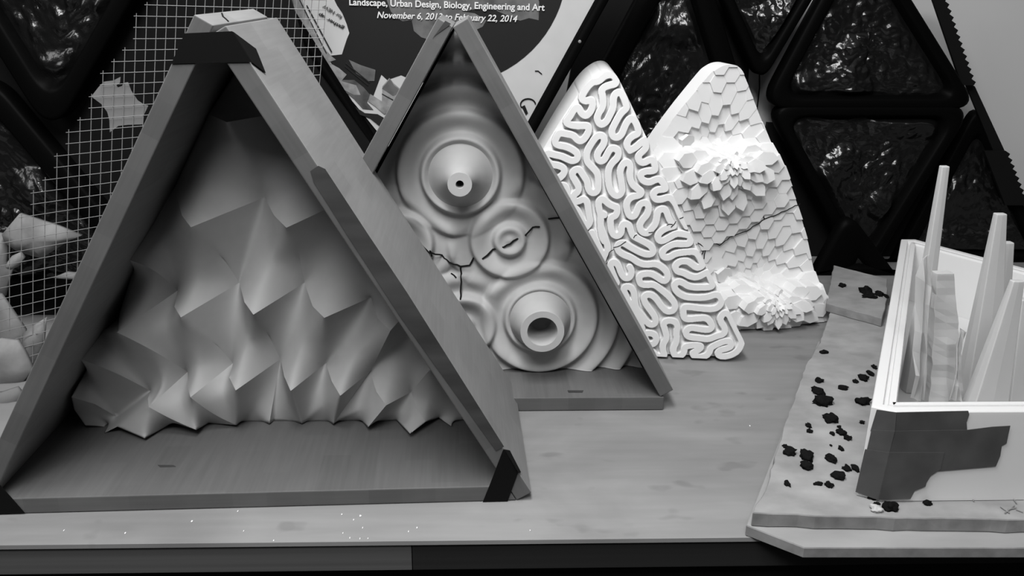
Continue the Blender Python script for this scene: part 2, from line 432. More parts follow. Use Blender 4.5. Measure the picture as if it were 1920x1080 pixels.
    soft = {('t8', 'g3'): .6, ('t9', 'g5'): .6, ('t10', 'g6'): .6, ('tm', 'g1'): .4, ('t7', 'g2'): .3, ('b1', 'c2'): .5, ('e0', 'e1'): .4, ('b1', 't0'): .5, ('t2', 'n2'): .6, ('t1', 'n1'): .7, ('t3', 'n3'): .7, ('t4', 'n4'): .6, ('t5', 'd4'): .6}
    names = list(P); ix = {n: i for i, n in enumerate(names)}
    V = []
    for n in names:
        x, y, d, cw = P[n]; V.append(ony(x, y, YR-d*.00165))
        V[-1][2] = max(V[-1][2], fa.t+.0006)
        # stay clear of the right and left boards
        xmax = .45-(V[-1][2]-fa.t)/S3-.003+V[-1][1]*-.0316
        V[-1][0] = min(V[-1][0], xmax)
    Fc = [[ix[q] for q in f.split()] for f in faces]
    bm = bmesh.new()
    cl = bm.edges.layers.float.new('crease_edge'); vl = bm.verts.layers.float.new('crease_vert')
    bv = [bm.verts.new(tuple(v)) for v in V]
    for f in Fc: bm.faces.new([bv[i] for i in f])
    for f in bm.faces: f.smooth = True
    bmesh.ops.recalc_face_normals(bm, faces=bm.faces)
    if sum(f.normal.y*f.calc_area() for f in bm.faces) > 0: bmesh.ops.reverse_faces(bm, faces=bm.faces)
    bnd = [e for e in bm.edges if e.is_boundary]
    for i, n in enumerate(names): bv[i][vl] = P[n][3]
    for c in crease:
        q = c.split()
        for u, v in zip(q[:-1], q[1:]):
            e = bm.edges.get((bv[ix[u]], bv[ix[v]]))
            if e:
                e[cl] = soft.get((u, v), 1.)
                if e[cl] == 1.: e.smooth = False
            else: print('no edge', u, v)
    for e in bnd: e[cl] = 1.
    r = bmesh.ops.extrude_edge_only(bm, edges=bnd)
    for q in r['geom']:
        if isinstance(q, bmesh.types.BMVert): q.co.y = .178; q[vl] = 1.
        elif isinstance(q, bmesh.types.BMEdge): q[cl] = 1.
    me = bpy.data.meshes.new('relief_panel'); bm.to_mesh(me); bm.free()
    org = np.array([.225, YR, fa.t])
    me.transform(Matrix.Translation(tuple(-org)))
    me.materials.append(M['cast_grey'])
    o = bpy.data.objects.new('relief_panel', me); C.objects.link(o); o.location = tuple(org)
    s = o.modifiers.new('sub', 'SUBSURF'); s.levels = 4; s.render_levels = 4
    return tag(o, 'grey relief of curled overlapping scales set inside the taped front frame', 'relief panel', 'triangular relief panels')


relief_scales()

# ------------------------------------------------------------------ height-field panels


def in_poly(poly, X, Y):
    n = len(poly); ins = np.zeros(X.shape, bool)
    for i in range(n):
        x0, y0 = poly[i]; x1, y1 = poly[(i+1) % n]
        c = ((y0 > Y) != (y1 > Y)); xx = (x1-x0)*(Y-y0)/((y1-y0) if y1 != y0 else 1e-12)+x0
        ins ^= c & (X < xx)
    return ins


def seg_dist(px, py, segs, chunk=60000):
    """distance to the nearest segment and the nearest point"""
    A = segs[:, :2]; B = segs[:, 2:]; d = B-A; L2 = (d*d).sum(1)+1e-18
    out = np.empty(len(px)); nx = np.empty(len(px)); ny = np.empty(len(px))
    for s in range(0, len(px), chunk):
        x = px[s:s+chunk, None]; y = py[s:s+chunk, None]
        tt = np.clip(((x-A[:, 0])*d[:, 0]+(y-A[:, 1])*d[:, 1])/L2, 0, 1)
        qx = A[:, 0]+tt*d[:, 0]; qy = A[:, 1]+tt*d[:, 1]
        dd = (x-qx)**2+(y-qy)**2; k = dd.argmin(1); r = np.arange(len(k))
        out[s:s+chunk] = np.sqrt(dd[r, k]); nx[s:s+chunk] = qx[r, k]; ny[s:s+chunk] = qy[r, k]
    return out, nx, ny


def field_panel(name, outline, step, hfun, plane, back, m, pback=None):
    """outline: convex-ish 2-D polygon in panel coords; plane(u,v,h)->world"""
    O = np.asarray(outline, float)
    segs = np.hstack([O, np.roll(O, -1, 0)])
    u0, v0 = O.min(0)-step; u1, v1 = O.max(0)+step
    us = np.arange(u0, u1+step, step); vs = np.arange(v0, v1+step, step)
    U, W = np.meshgrid(us, vs); nu = len(us); nvv = len(vs)
    ins = in_poly(O, U, W)
    cell = ins[:-1, :-1] | ins[1:, :-1] | ins[:-1, 1:] | ins[1:, 1:]
    used = np.zeros_like(ins)
    used[:-1, :-1] |= cell; used[1:, :-1] |= cell; used[:-1, 1:] |= cell; used[1:, 1:] |= cell
    out = used & ~ins
    d, nx, ny = seg_dist(U[out], W[out], segs)
    U[out] = nx; W[out] = ny
    idx = -np.ones(U.shape, int); idx[used] = np.arange(used.sum())
    u = U[used]; v = W[used]; h = hfun(u, v)
    V = plane(u, v, h)
    jj, ii = np.nonzero(cell)
    Q = np.stack([idx[jj, ii], idx[jj, ii+1], idx[jj+1, ii+1], idx[jj+1, ii]], 1)
    # boundary edges -> skirt to the back
    E = np.concatenate([Q[:, [0, 1]], Q[:, [1, 2]], Q[:, [2, 3]], Q[:, [3, 0]]])
    key = E.min(1).astype(np.int64)*len(u)+E.max(1); uq, inv, cnt = np.unique(key, return_inverse=True, return_counts=True)
    B = E[cnt[inv] == 1]
    bvs = np.unique(B); mp = -np.ones(len(u), int)
    # two extra rings: a crisp duplicate at the rim and one at the back
    n = len(u); mp[bvs] = n+np.arange(len(bvs))
    pb_ = pback or (lambda x, y: plane(x, y, np.full(len(x), -back)))
    V1 = V[bvs]; V2 = pb_(u[bvs], v[bvs])
    VV = np.vstack([V, V1, V2]); k = len(bvs)
    SK = np.stack([mp[B[:, 1]], mp[B[:, 0]], mp[B[:, 0]]+k, mp[B[:, 1]]+k], 1)
    # back cap as a fan
    cc = pb_(np.array([u.mean()]), np.array([v.mean()])); VV = np.vstack([VV, cc]); ci = len(VV)-1
    TR = np.stack([mp[B[:, 1]]+k, mp[B[:, 0]]+k, np.full(len(B), ci)], 1)
    origin = np.array([VV[:, 0].mean(), VV[:, 1].mean(), VV[:, 2].min()])
    me = bpy.data.meshes.new(name)
    nq = len(Q)+len(SK); nt_ = len(TR)
    loops = np.concatenate([Q.ravel(), SK.ravel(), TR.ravel()])
    me.vertices.add(len(VV)); me.vertices.foreach_set('co', (VV-origin).astype(np.float32).ravel())
    me.loops.add(len(loops)); me.loops.foreach_set('vertex_index', loops.astype(np.int32))
    me.polygons.add(nq+nt_)
    st = np.concatenate([np.arange(nq)*4, nq*4+np.arange(nt_)*3]); me.polygons.foreach_set('loop_start', st.astype(np.int32))
    me.update(calc_edges=True); me.validate()
    me.materials.append(m); me.shade_smooth()
    o = bpy.data.objects.new(name, me); C.objects.link(o); o.location = tuple(origin); o['_o'] = [float(q) for q in origin]; TEMP.append(o)
    return o


def crack_child(root, pts_world, r, name='crack', seed=1):
    """a thin jagged dark line lying in the surface"""
    rnd = random.Random(seed); parts = []
    for P in pts_world:
        Q = [np.asarray(P[0])]
        for a_, b_ in zip(P[:-1], P[1:]):
            a_ = np.asarray(a_); b_ = np.asarray(b_); n = max(2, int(np.linalg.norm(b_-a_)/.004))
            for i in range(1, n+1):
                Q.append(a_+(b_-a_)*i/n+np.array([rnd.uniform(-1, 1), 0, rnd.uniform(-1, 1)])*.0008)
        parts.append(tube_vf(Q, r, 5))
    return link_mesh(name, *merge(parts), M['crack'], root)


# relief 2 : rippled cones with two hollow spouts
YB = .268
exB, eyB = fb.ex, fb.ey


def planeB(u, v, h):
    u = np.asarray(u); return fb.o+np.outer(u, exB)+np.outer(np.full(len(u), YB-.188)-h, eyB)+np.outer(v, [0, 0, 1])


def pb(px, py, h=0.):
    p = onpl(px, py, fb.o+eyB*(YB-.188-h), eyB)-fb.o; return p @ exB, p[2]


G = .003; tB = fb.t
outB = [(G*2, tB+.0004), (a-G*2, tB+.0004), (a/2, tB+a*S3/2-G*2)]
c1 = pb(864, 324); c2 = pb(955, 445); c3 = pb(1011, 590); c4 = pb(870, 604); c5 = pb(752, 452); c6 = (a-c3[0]-.0, c3[1])
c6 = pb(705, 600)
PER = .0262


def ripple(u, v, c, r0, H, fall, amp, flat):
    r = np.hypot(u-c[0], v-c[1]); ph = (r-r0)/PER
    s = ph-np.floor(ph)                      # 0 just outside a lip, 1 at the next lip
    prof = np.where(s < .30, -1+0*s, -1)+2*np.clip((s-.0)/1., 0, 1)**1.0
    saw = np.where(s < .22, np.cos(math.pi*s/.22), -np.cos(math.pi*(s-.22)/.78))
    wav = saw
    base = H-fall*np.maximum(r-flat, 0)
    return base, amp*wav*np.clip(1.25-r/.35, .8, 1)*np.clip(r/.012, 0, 1)


def hB(u, v):
    fs = [ripple(u, v, c1, .0405, .014, .19, .0062, .045), ripple(u, v, c2, .0415, .0125, .20, .0052, .043), ripple(u, v, c3, .0385, .014, .15, .0058, .045),
          ripple(u, v, c4, .034, .0125, .20, .0055, .036), ripple(u, v, c5, .034, .0115, .20, .0055, .036), ripple(u, v, c6, .0385, .0125, .13, .0055, .045)]
    B_ = np.array([q[0] for q in fs]); W_ = np.array([q[1] for q in fs])
    e_ = np.exp((B_-B_.max(0))/.0014); e_ /= e_.sum(0); h = (e_*(B_+W_)).sum(0)
    for c, R in ((c1, .0405), (c3, .0385), (c6, .0385)):   # discs carrying the spouts
        r = np.hypot(u-c[0], v-c[1])
        tt = np.clip((R-r)/.010, 0, 1); tt = tt*tt*(3-2*tt); h = h*(1-tt)+(.013)*tt
    for c in (c2,):
        r = np.hypot(u-c[0], v-c[1]); h = h+.003*np.exp(-(r/.006)**2)
    return np.maximum(h, -.030)


rp = field_panel('relief_panel', outB, .0016, hB, planeB, .030, M['cast_light'])
tag(rp, 'pale relief of round ripples with two hollow spouts inside the untaped frame', 'relief panel', 'triangular relief panels')


def spout(c, h0, R0, R1, L, ri, curve, name='spout', seg=72):
    pr = []
    for i in range(15):
        q = i/14; r = R1+(R0-R1)*((1-q)**curve); pr.append((r, h0+L*q))
    pr += [(R1*.985, h0+L+.0006), (ri*1.02, h0+L+.0006), (ri, h0+L-.0005), (ri*.95, h0+L*.45), (ri*.8, h0+.001), (.0001, h0+.001)]
    V, Fc = [], []
    for r, h in pr:
        for k in range(seg):
            an = 2*math.pi*k/seg; V.append((c[0]+r*math.cos(an), c[1]+r*math.sin(an), h))
    A = np.array(V); W = planeB(A[:, 0], A[:, 1], A[:, 2])
    for i in range(len(pr)-1):
        for k in range(seg): Fc.append((i*seg+k, i*seg+(k+1) % seg, (i+1)*seg+(k+1) % seg, (i+1)*seg+k))
    o = fix_normals(link_mesh(name, W, Fc, M['cast_light'], rp, smooth=True))
    m = o.modifiers.new('edge', 'EDGE_SPLIT'); m.split_angle = .9
    return o


s1 = spout(c1, .012, .0375, .0128, .047, .0042, 1.9); s1['label'] = 'narrow spout with a pinhole'
s2 = spout(c3, .012, .0370, .0245, .040, .0165, 1.25); s2['label'] = 'wide spout with a large round hole'
spout(c6, .012, .0370, .0245, .040, .0165, 1.25)


def surfB(px, py):
    h = .01
    for _ in range(6):
        u, v = pb(px, py, h); h = float(hB(np.array([u]), np.array([v]))[0])
    return planeB(np.array([u]), np.array([v]), np.array([h+.0009]))[0]


ck = [[(790, 458), (806, 474), (828, 478), (842, 492), (864, 498), (880, 498), (888, 484), (906, 484), (924, 467), (944, 464), (968, 448), (985, 440), (998, 427), (1012, 424)],
      [(864, 498), (864, 530), (864, 560), (865, 585)], [(1028, 410), (1048, 408)], [(846, 512), (856, 520)], [(806, 470), (810, 480)]]
crack_child(rp, [[surfB(*q) for q in c] for c in ck], .0010, seed=3)

# ------------------------------------------------------------------ coral panel
wC, lC = -.115, .05
OC = np.array([.5649, .349, 0.])
e1C = np.array([math.cos(wC), math.sin(wC), 0.]); nC0 = np.array([math.sin(wC), -math.cos(wC), 0.])
e2C = np.array([0, 0, 1.])*math.cos(lC)-nC0*math.sin(lC); nC = nC0*math.cos(lC)+np.array([0, 0, 1.])*math.sin(lC)
OC[2] = .004


def planeC(u, v, h):
    return OC+np.outer(u, e1C)+np.outer(v, e2C)+np.outer(h, nC)


def pc(px, py, h=0.):
    p = onpl(px, py, OC+nC*h, nC)-OC; return p @ e1C, p @ e2C


HR = .0105                                    # height of the ridges
cr = {1: (1010, 100), 2: (1010, 260), 3: (1120, 260), 4: (1080, 400), 5: (1200, 400), 6: (1210, 490), 7: (1120, 490)}
LINES = [
 [(1, '1085 878 1040 900 985 955 925 985 890 940 905 880 950 840 1000 820 1015 790 985 700 945 655 905 680 870 750 840 830 790 860 745 840 740 780 780 700 830 610 890 560 890 530 855 430 820 390 775 410 755 470 755 560 720 630 685 700 630 730 590 680 600 620 655 540 650 450 635 385 660 345 720 325 785 310 785 270 765 225 720 215 665 230 610 285 545 290 490 345 425 455 470 490 540 470 550 520 530 590 480 640 430 610 410 560 385 545 350 580 320 640 270 695 310 725 400 740 490 730 515 770 480 850 430 895 390 880 350 830 260 815 210 805 180 850 160 910 200 935 290 950 380 1000'),
  (2, '400 180 385 215 340 230 290 210 230 180 150 165 90 145 60 180 110 265 190 270 255 300 262 350 215 400 160 420')],
 [(2, '200 470 260 475 290 520 290 590 240 600')],
 [(2, '480 900 525 850 510 780 500 700 490 640 450 610 400 640 350 630 355 570 400 540 405 490 370 430 335 370 360 320 410 310 450 370 495 440 500 520 550 560 600 530 605 460 600 360 560 310 490 240 485 190 490 130 540 40 590 -24 640 -34 670 10 655 70 600 140 590 196 620 235 665 220 690 170 720 110 765 95 815 130 800 200 740 250 705 320 705 450 730 540 790 590 850 550 840 450 820 340 850 260 895 235 935 280 920 370'),
  (3, '346 460 406 510 451 540 436 575 346 590 300 640 296 720 326 790 380 790 405 730 430 665 490 645 525 690 510 770 450 830 425 890 450 950 510 965 545 920 590 870 605 800 610 740 655 710 700 730 720 800 755 860')],
 [(2, '480 895 440 830 400 740 345 680 350 632')],
 [(3, '775 888 690 910 620 960 610 1020 650 1045 720 1010 800 960 880 970 945 985'),
  (5, '515 270 505 310 430 315 350 310 270 345 220 400 240 450 300 450 360 410 460 395 560 390 595 430 630 500 640 530 580 560 520 515 480 485 400 490 355 535 370 590 440 605 500 640 580 655 660 610 690 600 715 660 740 720 720 750 620 755 500 750 440 710 390 690 340 730 370 800 450 850 560 860 680 855 770 820 820 850 830 900 800 950 740 975 600 965 470 945'),
  (6, '385 480 385 540 395 580 440 592 540 580 620 575 670 630 680 670 640 700 560 690 450 670 405 720 430 770 540 780 640 795 720 760 800 740 810 680 765 620 760 570 800 520 850 540 880 610 920 690 960 770 980 820 950 900 880 950 790 970 730 950 750 900 830 885 875 860 860 810 800 810 710 850 660 880 650 930 600 970 500 970 475 930 540 900 570 870 540 850 450 855 395 870 395 930 340 970 290 950 280 890 320 810 315 720 330 660 300 610 220 600 180 640 200 700 220 780 175 850 180 920 200 960 120 970 80 930 40 900')],
 [(1, '925 985 985 955 1040 900 1085 890'), (3, '490 60 495 95 460 130 415 170 420 230 470 250 530 215 570 220 590 290 580 330 480 330 430 370 460 430 530 450 600 410 650 420 690 490 690 515 600 520 560 570 590 620 650 620 730 590 780 640 810 700 835 770 880 850 905 890')],
 [(2, '665 1040 640 1000 625 900 630 780 605 700 610 630 650 605 700 660 760 690 800 700 790 780 730 800 725 860 740 960 790 995 840 960 840 890 870 860 920 880 940 960'),
  (4, '585 240 690 290 770 340 790 400 730 425 650 400 540 340 480 300 430 310 415 370 470 420 560 450 640 510 720 525 810 510 890 560 935 620 920 680 880 690 810 640 750 610 660 620 635 660 650 720 720 730 790 720 880 790 960 860 1010 930 990 990 920 1000 870 950 800 850 740 820 690 840'),
  (7, '474 414 530 490 590 570 590 630 545 650 500 620 460 560 395 490 380 420 375 320 340 265 290 255 265 290 285 350 330 450 380 540 440 640 455 690')],
 [(4, '545 550 565 590 550 650 500 665 460 620 430 530 390 490 350 510 350 560 380 640 410 710')],
 [(4, '160 200 215 310 265 430 285 480')], [(4, '287 20 250 0 245 130 290 240 330 365 300 420 265 455')],
 [(7, '470 735 560 728 605 780 580 840 515 845 490 800 480 760')],
]


def coral():
    segs = []
    for ln in LINES:
        P = []
        for key, s in ln:
            q = list(map(float, s.split())); ox, oy = cr[key]
            P += [(ox+q[i]/5.4, oy+q[i+1]/5.4) for i in range(0, len(q), 2)]
        P = np.array(P); keep = [0]
        for i in range(1, len(P)):
            if np.hypot(*(P[i]-P[keep[-1]])) > 2.5: keep.append(i)
        P = chaikin(P[keep], 2)
        W = np.array([pc(x, y, HR) for x, y in P]); segs.append(np.hstack([W[:-1], W[1:]]))
    # the part nobody sees from the photo's side: more of the same meander behind the frame
    for k in range(9):
        v = .018+k*.021; ul = -.205+v*.58; ur = ul+.04+max(0, .085-k*.004)
        for j in range(int((ur-ul)/.02)+1):
            x = ul+.012+j*.02
            P = chaikin([(x, v-.006), (x-.006, v+.002), (x, v+.009), (x+.007, v+.003), (x+.008, v-.004)], 2)
            W = np.asarray(P)
            px = pr_px(planeC(W[:, 0], W[:, 1], np.full(len(W), HR)))
            if (px[:, 0] > 1080+(px[:, 1]-400)*.55).any(): continue
            segs.append(np.hstack([W[:-1], W[1:]]))
    segs = np.vstack(segs)
    outl = [(1083, 178), (1100, 157), (1113, 146), (1128, 137), (1142, 134), (1153, 138), (1160, 147), (1178, 184), (1208, 248), (1262, 366), (1304, 458), (1322, 494),
            (1366, 580), (1385, 620), (1397, 643), (1396, 655), (1388, 666), (1374, 673), (1355, 676), (1225, 676), (1100, 668), (900, 655), (838, 650), (829, 640), (832, 625), (850, 588), (935, 426), (1028, 262)]
    O = np.array([pc(x, y, HR if i < 20 else HR) for i, (x, y) in enumerate(outl)])
    O = chaikin(O, 2, True)
    O[:, 1] = np.maximum(O[:, 1], -.0005)
    wdt = .0045

    def hf(u, v):
        d, _, _ = seg_dist(u, v, segs, 20000)
        q = np.clip((wdt+.0004-d)/.0008, 0, 1); q = q*q*(3-2*q)
        return HR*q
    o = field_panel('relief_panel', O, .00052, hf, planeC, .056, M['cast_white'], lambda x, y: planeC(x, y, np.zeros(len(x)))+np.outer(.070-.13*np.maximum(0, -x), [0, 1, 0])+np.outer(y*.02, [0, 0, 1]))
    return tag(o, 'white relief panel of meandering brain coral ridges, right of the untaped frame', 'relief panel', 'triangular relief panels')


def pr_px(P):
    d = np.asarray(P)-CAM; w_ = d @ FW
    return np.stack([960+F*(d @ RT)/w_, 540-F*(d @ UP)/w_], -1)


co = coral()
cc_ = lambda pts: [planeC(*[np.array([q]) for q in pc(x, y, HR)], np.array([HR+.0002]))[0] for x, y in pts]
crack_child(co, [cc_(q) for q in ([(1136, 491), (1142, 474), (1150, 468)], [(1150, 464), (1164, 459), (1175, 452)], [(1188, 446), (1194, 439)], [(1216, 436), (1224, 434)], [(1250, 422), (1262, 420)], [(1258, 434 - 8), (1268, 416)], [(1274, 410), (1282, 408)])], .0005, seed=5)

# ------------------------------------------------------------------ hexagon panel
wH, lH = .13, .0
OH = np.array([.7113, .450, .0015])
e1H = np.array([math.cos(wH), math.sin(wH), 0.]); nH0 = np.array([math.sin(wH), -math.cos(wH), 0.])
e2H = np.array([0, 0, 1.])*math.cos(lH)-nH0*math.sin(lH); nH = nH0*math.cos(lH)+np.array([0, 0, 1.])*math.sin(lH)


def planeH(u, v, h): return OH+np.outer(u, e1H)+np.outer(v, e2H)+np.outer(h, nH)
def ph_(px, py, h=0.):
    p = onpl(px, py, OH+nH*h, nH)-OH; return np.array([p @ e1H, p @ e2H])


def clip_poly(P, O):
    """clip polygon P by convex counter-clockwise polygon O"""
    out = P
    for i in range(len(O)):
        a_, b_ = O[i], O[(i+1) % len(O)]; e = b_-a_; inp, out = out, []
        if not inp: return []
        for j in range(len(inp)):
            p, q = inp[j], inp[(j+1) % len(inp)]
            sp = e[0]*(p[1]-a_[1])-e[1]*(p[0]-a_[0]); sq = e[0]*(q[1]-a_[1])-e[1]*(q[0]-a_[0])
            if sp >= 0: out.append(p)
            if (sp >= 0) != (sq >= 0): out.append(p+(q-p)*(sp/(sp-sq)))
    return out


def hexpanel():
    outl = [(1334, 139), (1345, 130), (1360, 122), (1378, 121), (1391, 128), (1400, 144), (1414, 190), (1437, 258), (1470, 330), (1508, 410), (1522, 475), (1536, 530), (1548, 590),
            (1546, 603), (1534, 609), (1395, 633), (1150, 650), (1030, 648), (1012, 640), (1018, 622), (1060, 560), (1180, 352), (1254, 238)]
    O = np.array([ph_(*q) for q in outl])
    c0 = O.mean(0)
    # convex hull, counter-clockwise
    pts = sorted(map(tuple, O)); lo, hi = [], []
    cr2 = lambda o_, a_, b_: (a_[0]-o_[0])*(b_[1]-o_[1])-(a_[1]-o_[1])*(b_[0]-o_[0])
    for p in pts:
        while len(lo) > 1 and cr2(lo[-2], lo[-1], p) <= 0: lo.pop()
        lo.append(p)
    for p in reversed(pts):
        while len(hi) > 1 and cr2(hi[-2], hi[-1], p) <= 0: hi.pop()
        hi.append(p)
    O = [np.array(q) for q in lo[:-1]+hi[:-1]]
    O = clip_poly(list(chaikin(np.array(O), 2, True)), [np.array(q) for q in ((-2, 0.), (2, 0.), (2, 2.), (-2, 2.))])
    O = [O[i] for i in range(len(O)) if np.hypot(*(O[i]-O[i-1])) > 1e-5]
    R = .0112
    pk = [(ph_(1351, 288), .047, .066, .032, .058), (ph_(1425, 538), .062, .090, .036, .062)]

    def H(p):
        h = 0.
        for c, A, rr, A2, r2 in pk:
            d = p-c; r = np.hypot(*d); q = .5+.5*math.tanh((-d[1]+.002)/.008)
            h += q*A*math.exp(-(r/rr)**1.2)-(1-q)*A2*math.exp(-(r/r2)**1.3)
        return h

    def warp(p):
        q = p.copy()
        for c, rr in [(pk[0][0], .086), (pk[1][0], .090)]:
            d = q-c; r = np.hypot(*d)
            if r < rr: q = c+d*(.14+.86*(r/rr)**.95)
        return q
    V, Fc = [], []
    back = -.045
    rnd = random.Random(4)
    u0, v0 = np.min(O, 0)-.03; u1, v1 = np.max(O, 0)+.03
    base = ph_(1325, 430)
    nx = int((u1-u0)/(1.5*R))+6; ny = int((v1-v0)/(S3*R))+6
    for i in range(-nx, nx):
        for j in range(-ny, ny):
            c = base+np.array([1.5*R*i, S3*R*(j+.5*(i % 2))])
            if not (u0-.02 < c[0] < u1+.02 and v0-.02 < c[1] < v1+.02): continue
            hx = [warp(c+R*np.array([math.cos(k*math.pi/3), math.sin(k*math.pi/3)])) for k in range(6)]
            P = clip_poly(hx, O)
            if len(P) < 3: continue
            P2 = [P[k] for k in range(len(P)) if np.hypot(*(P[k]-P[k-1])) > 2e-5]
            if len(P2) < 3: continue
            cw = np.mean(hx, 0); e = .004
            h0 = np.mean([H(q) for q in hx])*.6+.4*H(cw)
            g = np.array([H(cw+[e, 0])-H(cw-[e, 0]), H(cw+[0, e])-H(cw-[0, e])])/(2*e)
            gl = np.hypot(*g)
            if gl > 1.6: g *= 1.6/gl
            jit = rnd.uniform(-.002, .002)
            hs = [h0+jit+.26*g @ (q-cw) for q in P2]
            n = len(P2); k = len(V)
            A = np.array(P2); V += list(planeH(A[:, 0], A[:, 1], np.array(hs))); V += list(planeH(A[:, 0], A[:, 1], np.full(n, back)))
            Fc.append(tuple(range(k, k+n)))
            Fc.append(tuple(range(k+2*n-1, k+n-1, -1)))
            for q in range(n): Fc.append((k+q, k+n+q, k+n+(q+1) % n, k+(q+1) % n))
    # petals: long lozenge columns fanning out from each peak, tips lifted off the hill
    Oa = np.array(O)
    for (c, A, rr, A2, r2), k_ in ((pk[0], 1.0), (pk[1], 1.12)):
        c = c+np.array([.004, -.004])
        for r0, L_, wd, nn, lift in ((.0015, .007, .0024, 6, .007), (.006, .012, .0036, 9, .008), (.012, .020, .0052, 10, .0110), (.023, .027, .0076, 10, .0135), (.041, .029, .0098, 10, .0135)):
            for q in range(nn):
                an = math.radians(-200+220*(q+.5*(nn % 2)+rnd.uniform(-.22, .22)+(.5 if r0 in (.006, .023) else 0))/nn)
                u_ = np.array([math.cos(an), math.sin(an)]); t_ = np.array([-u_[1], u_[0]])
                side = max(0, u_[1])                      # petals near the horizontal sit lower
                a0 = (r0*rnd.uniform(.9, 1.1))*k_; a1 = a0+L_*k_*rnd.uniform(.85, 1.15); w_ = wd*k_*rnd.uniform(.85, 1.1)
                pts_ = [(a0, 0), (a0+.3*(a1-a0), -w_), (a0+.72*(a1-a0), -w_*.92), (a1, 0), (a0+.72*(a1-a0), w_*.92), (a0+.3*(a1-a0), w_)]
                P = [c+u_*x+t_*y for x, y in pts_]
                if not in_poly(Oa, np.array([p_[0] for p_ in P]), np.array([p_[1] for p_ in P])).all(): continue
                h0 = H(P[0])+.0008; h1 = H(P[3])+lift*k_*rnd.uniform(.8, 1.25)*(1-.5*side)
                hs = [h0+(h1-h0)*(x-a0)/(a1-a0) for x, y in pts_]
                k = len(V); Aq = np.array(P)
                V += list(planeH(Aq[:, 0], Aq[:, 1], np.array(hs))); V += list(planeH(Aq[:, 0], Aq[:, 1], np.array(hs)-.028))
                Fc.append(tuple(range(k, k+6))); Fc.append(tuple(range(k+11, k+5, -1)))
                for z in range(6): Fc.append((k+z, k+6+z, k+6+(z+1) % 6, k+(z+1) % 6))
    V = np.array(V); V[:, 2] = np.maximum(V[:, 2], .0004)
    o = link_mesh('relief_panel', V, Fc, mat('bright_white_cast', .70, .8, .1))
    fix_normals(o); o['_o'] = list(o.location); TEMP.append(o)
    tag(o, 'white relief panel of hexagonal columns bursting into two petal flowers, farthest right', 'relief panel', 'triangular relief panels')

    def sp(px, py):
        p = ph_(px, py); p = ph_(px, py, H(p)); return planeH(p[:1], p[1:], np.array([H(p)+.0012]))[0]
    crack_child(o, [[sp(*q) for q in c] for c in ([(1308, 455), (1322, 465), (1338, 456), (1350, 459), (1368, 445), (1400, 432), (1433, 411), (1470, 396), (1500, 381)], [(1322, 465), (1320, 484)], [(1318, 470), (1316, 476)], [(1433, 411), (1431, 404)])], .0007, seed=8)
    return o


hp = hexpanel()

# ------------------------------------------------------------------ slabs and crumbs on the right
ZB, ZS = .0105, .0240


def tabmat(): return None


M['chip'] = mat('chipped_board', .25, .8, .1, .22, 30, (1, 1.4, 1), detail=6)
M['chip_edge'] = mat('sawn_board_edge', .20, .85, .1, .25, 60)
M['board'] = mat('pale_plank', .27, .7, .15, .14, 18, (.7, 2, 1), detail=6)


def slab(name, pix, z0, z1, label, cat, m, edge, wob=0.):
    rnd = random.Random(len(pix)*3+int(z1*1000)); P = []
    pts = [onz(x, y, z1) for x, y in pix]
    for i in range(len(pts)):
        a_, b_ = pts[i], pts[(i+1) % len(pts)]; n = max(1, int(np.linalg.norm(b_-a_)/.012)) if wob else 1
        for k in range(n):
            q = a_+(b_-a_)*k/n
            if k and wob: q = q+np.array([rnd.uniform(-1, 1)*wob, rnd.uniform(-1, 1)*wob, 0])
            P.append(q)
    V, Fc = prism(P, (0, 0, z0-z1))
    n = len(P)
    if wob:
        for i in range(n): V[n+i] = V[n+i]+np.array([rnd.uniform(-1, 1)*wob*.5, rnd.uniform(-1, 1)*wob*.5, 0])
    o = link_mesh(name, V, Fc, m, origin=np.mean(P, 0)*np.array([1, 1, 0])+np.array([0, 0, z0]))
    o.data.materials.append(edge)
    for p in o.data.polygons[2:]: p.material_index = 1
    fix_normals(o)
    bevel(o, .0008, 1)
    return tag(o, label, cat)


slab('plank', [(1399, 985), (1508, 1027), (1925, 1027), (2300, 1027), (2300, 620), (1760, 620), (1534, 640)], .0003, ZB,
     'pale plank with a cut corner overhanging the table edge, under the chipped slab', 'board', M['board'], M['chip_edge'])
slab('slab', [(1411, 961), (1560, 968), (1735, 972), (1920, 974), (2300, 976), (2240, 560), (1720, 560), (1558, 583), (1538, 642), (1533, 648), (1510, 685), (1472, 791), (1435, 919)], ZB+.0003, ZS,
     'chipped pale slab scattered with dark crumbs, under the white box', 'slab', M['chip'], M['chip_edge'], .0012)
slab('slab', [(1549, 568), (1654, 597), (1664, 558), (1664, 523), (1563, 497)], ZS+.0003, ZS+.0125,
     'smaller pale slab lying across the back of the chipped slab', 'slab', M['chip'], M['chip_edge'], .0008)

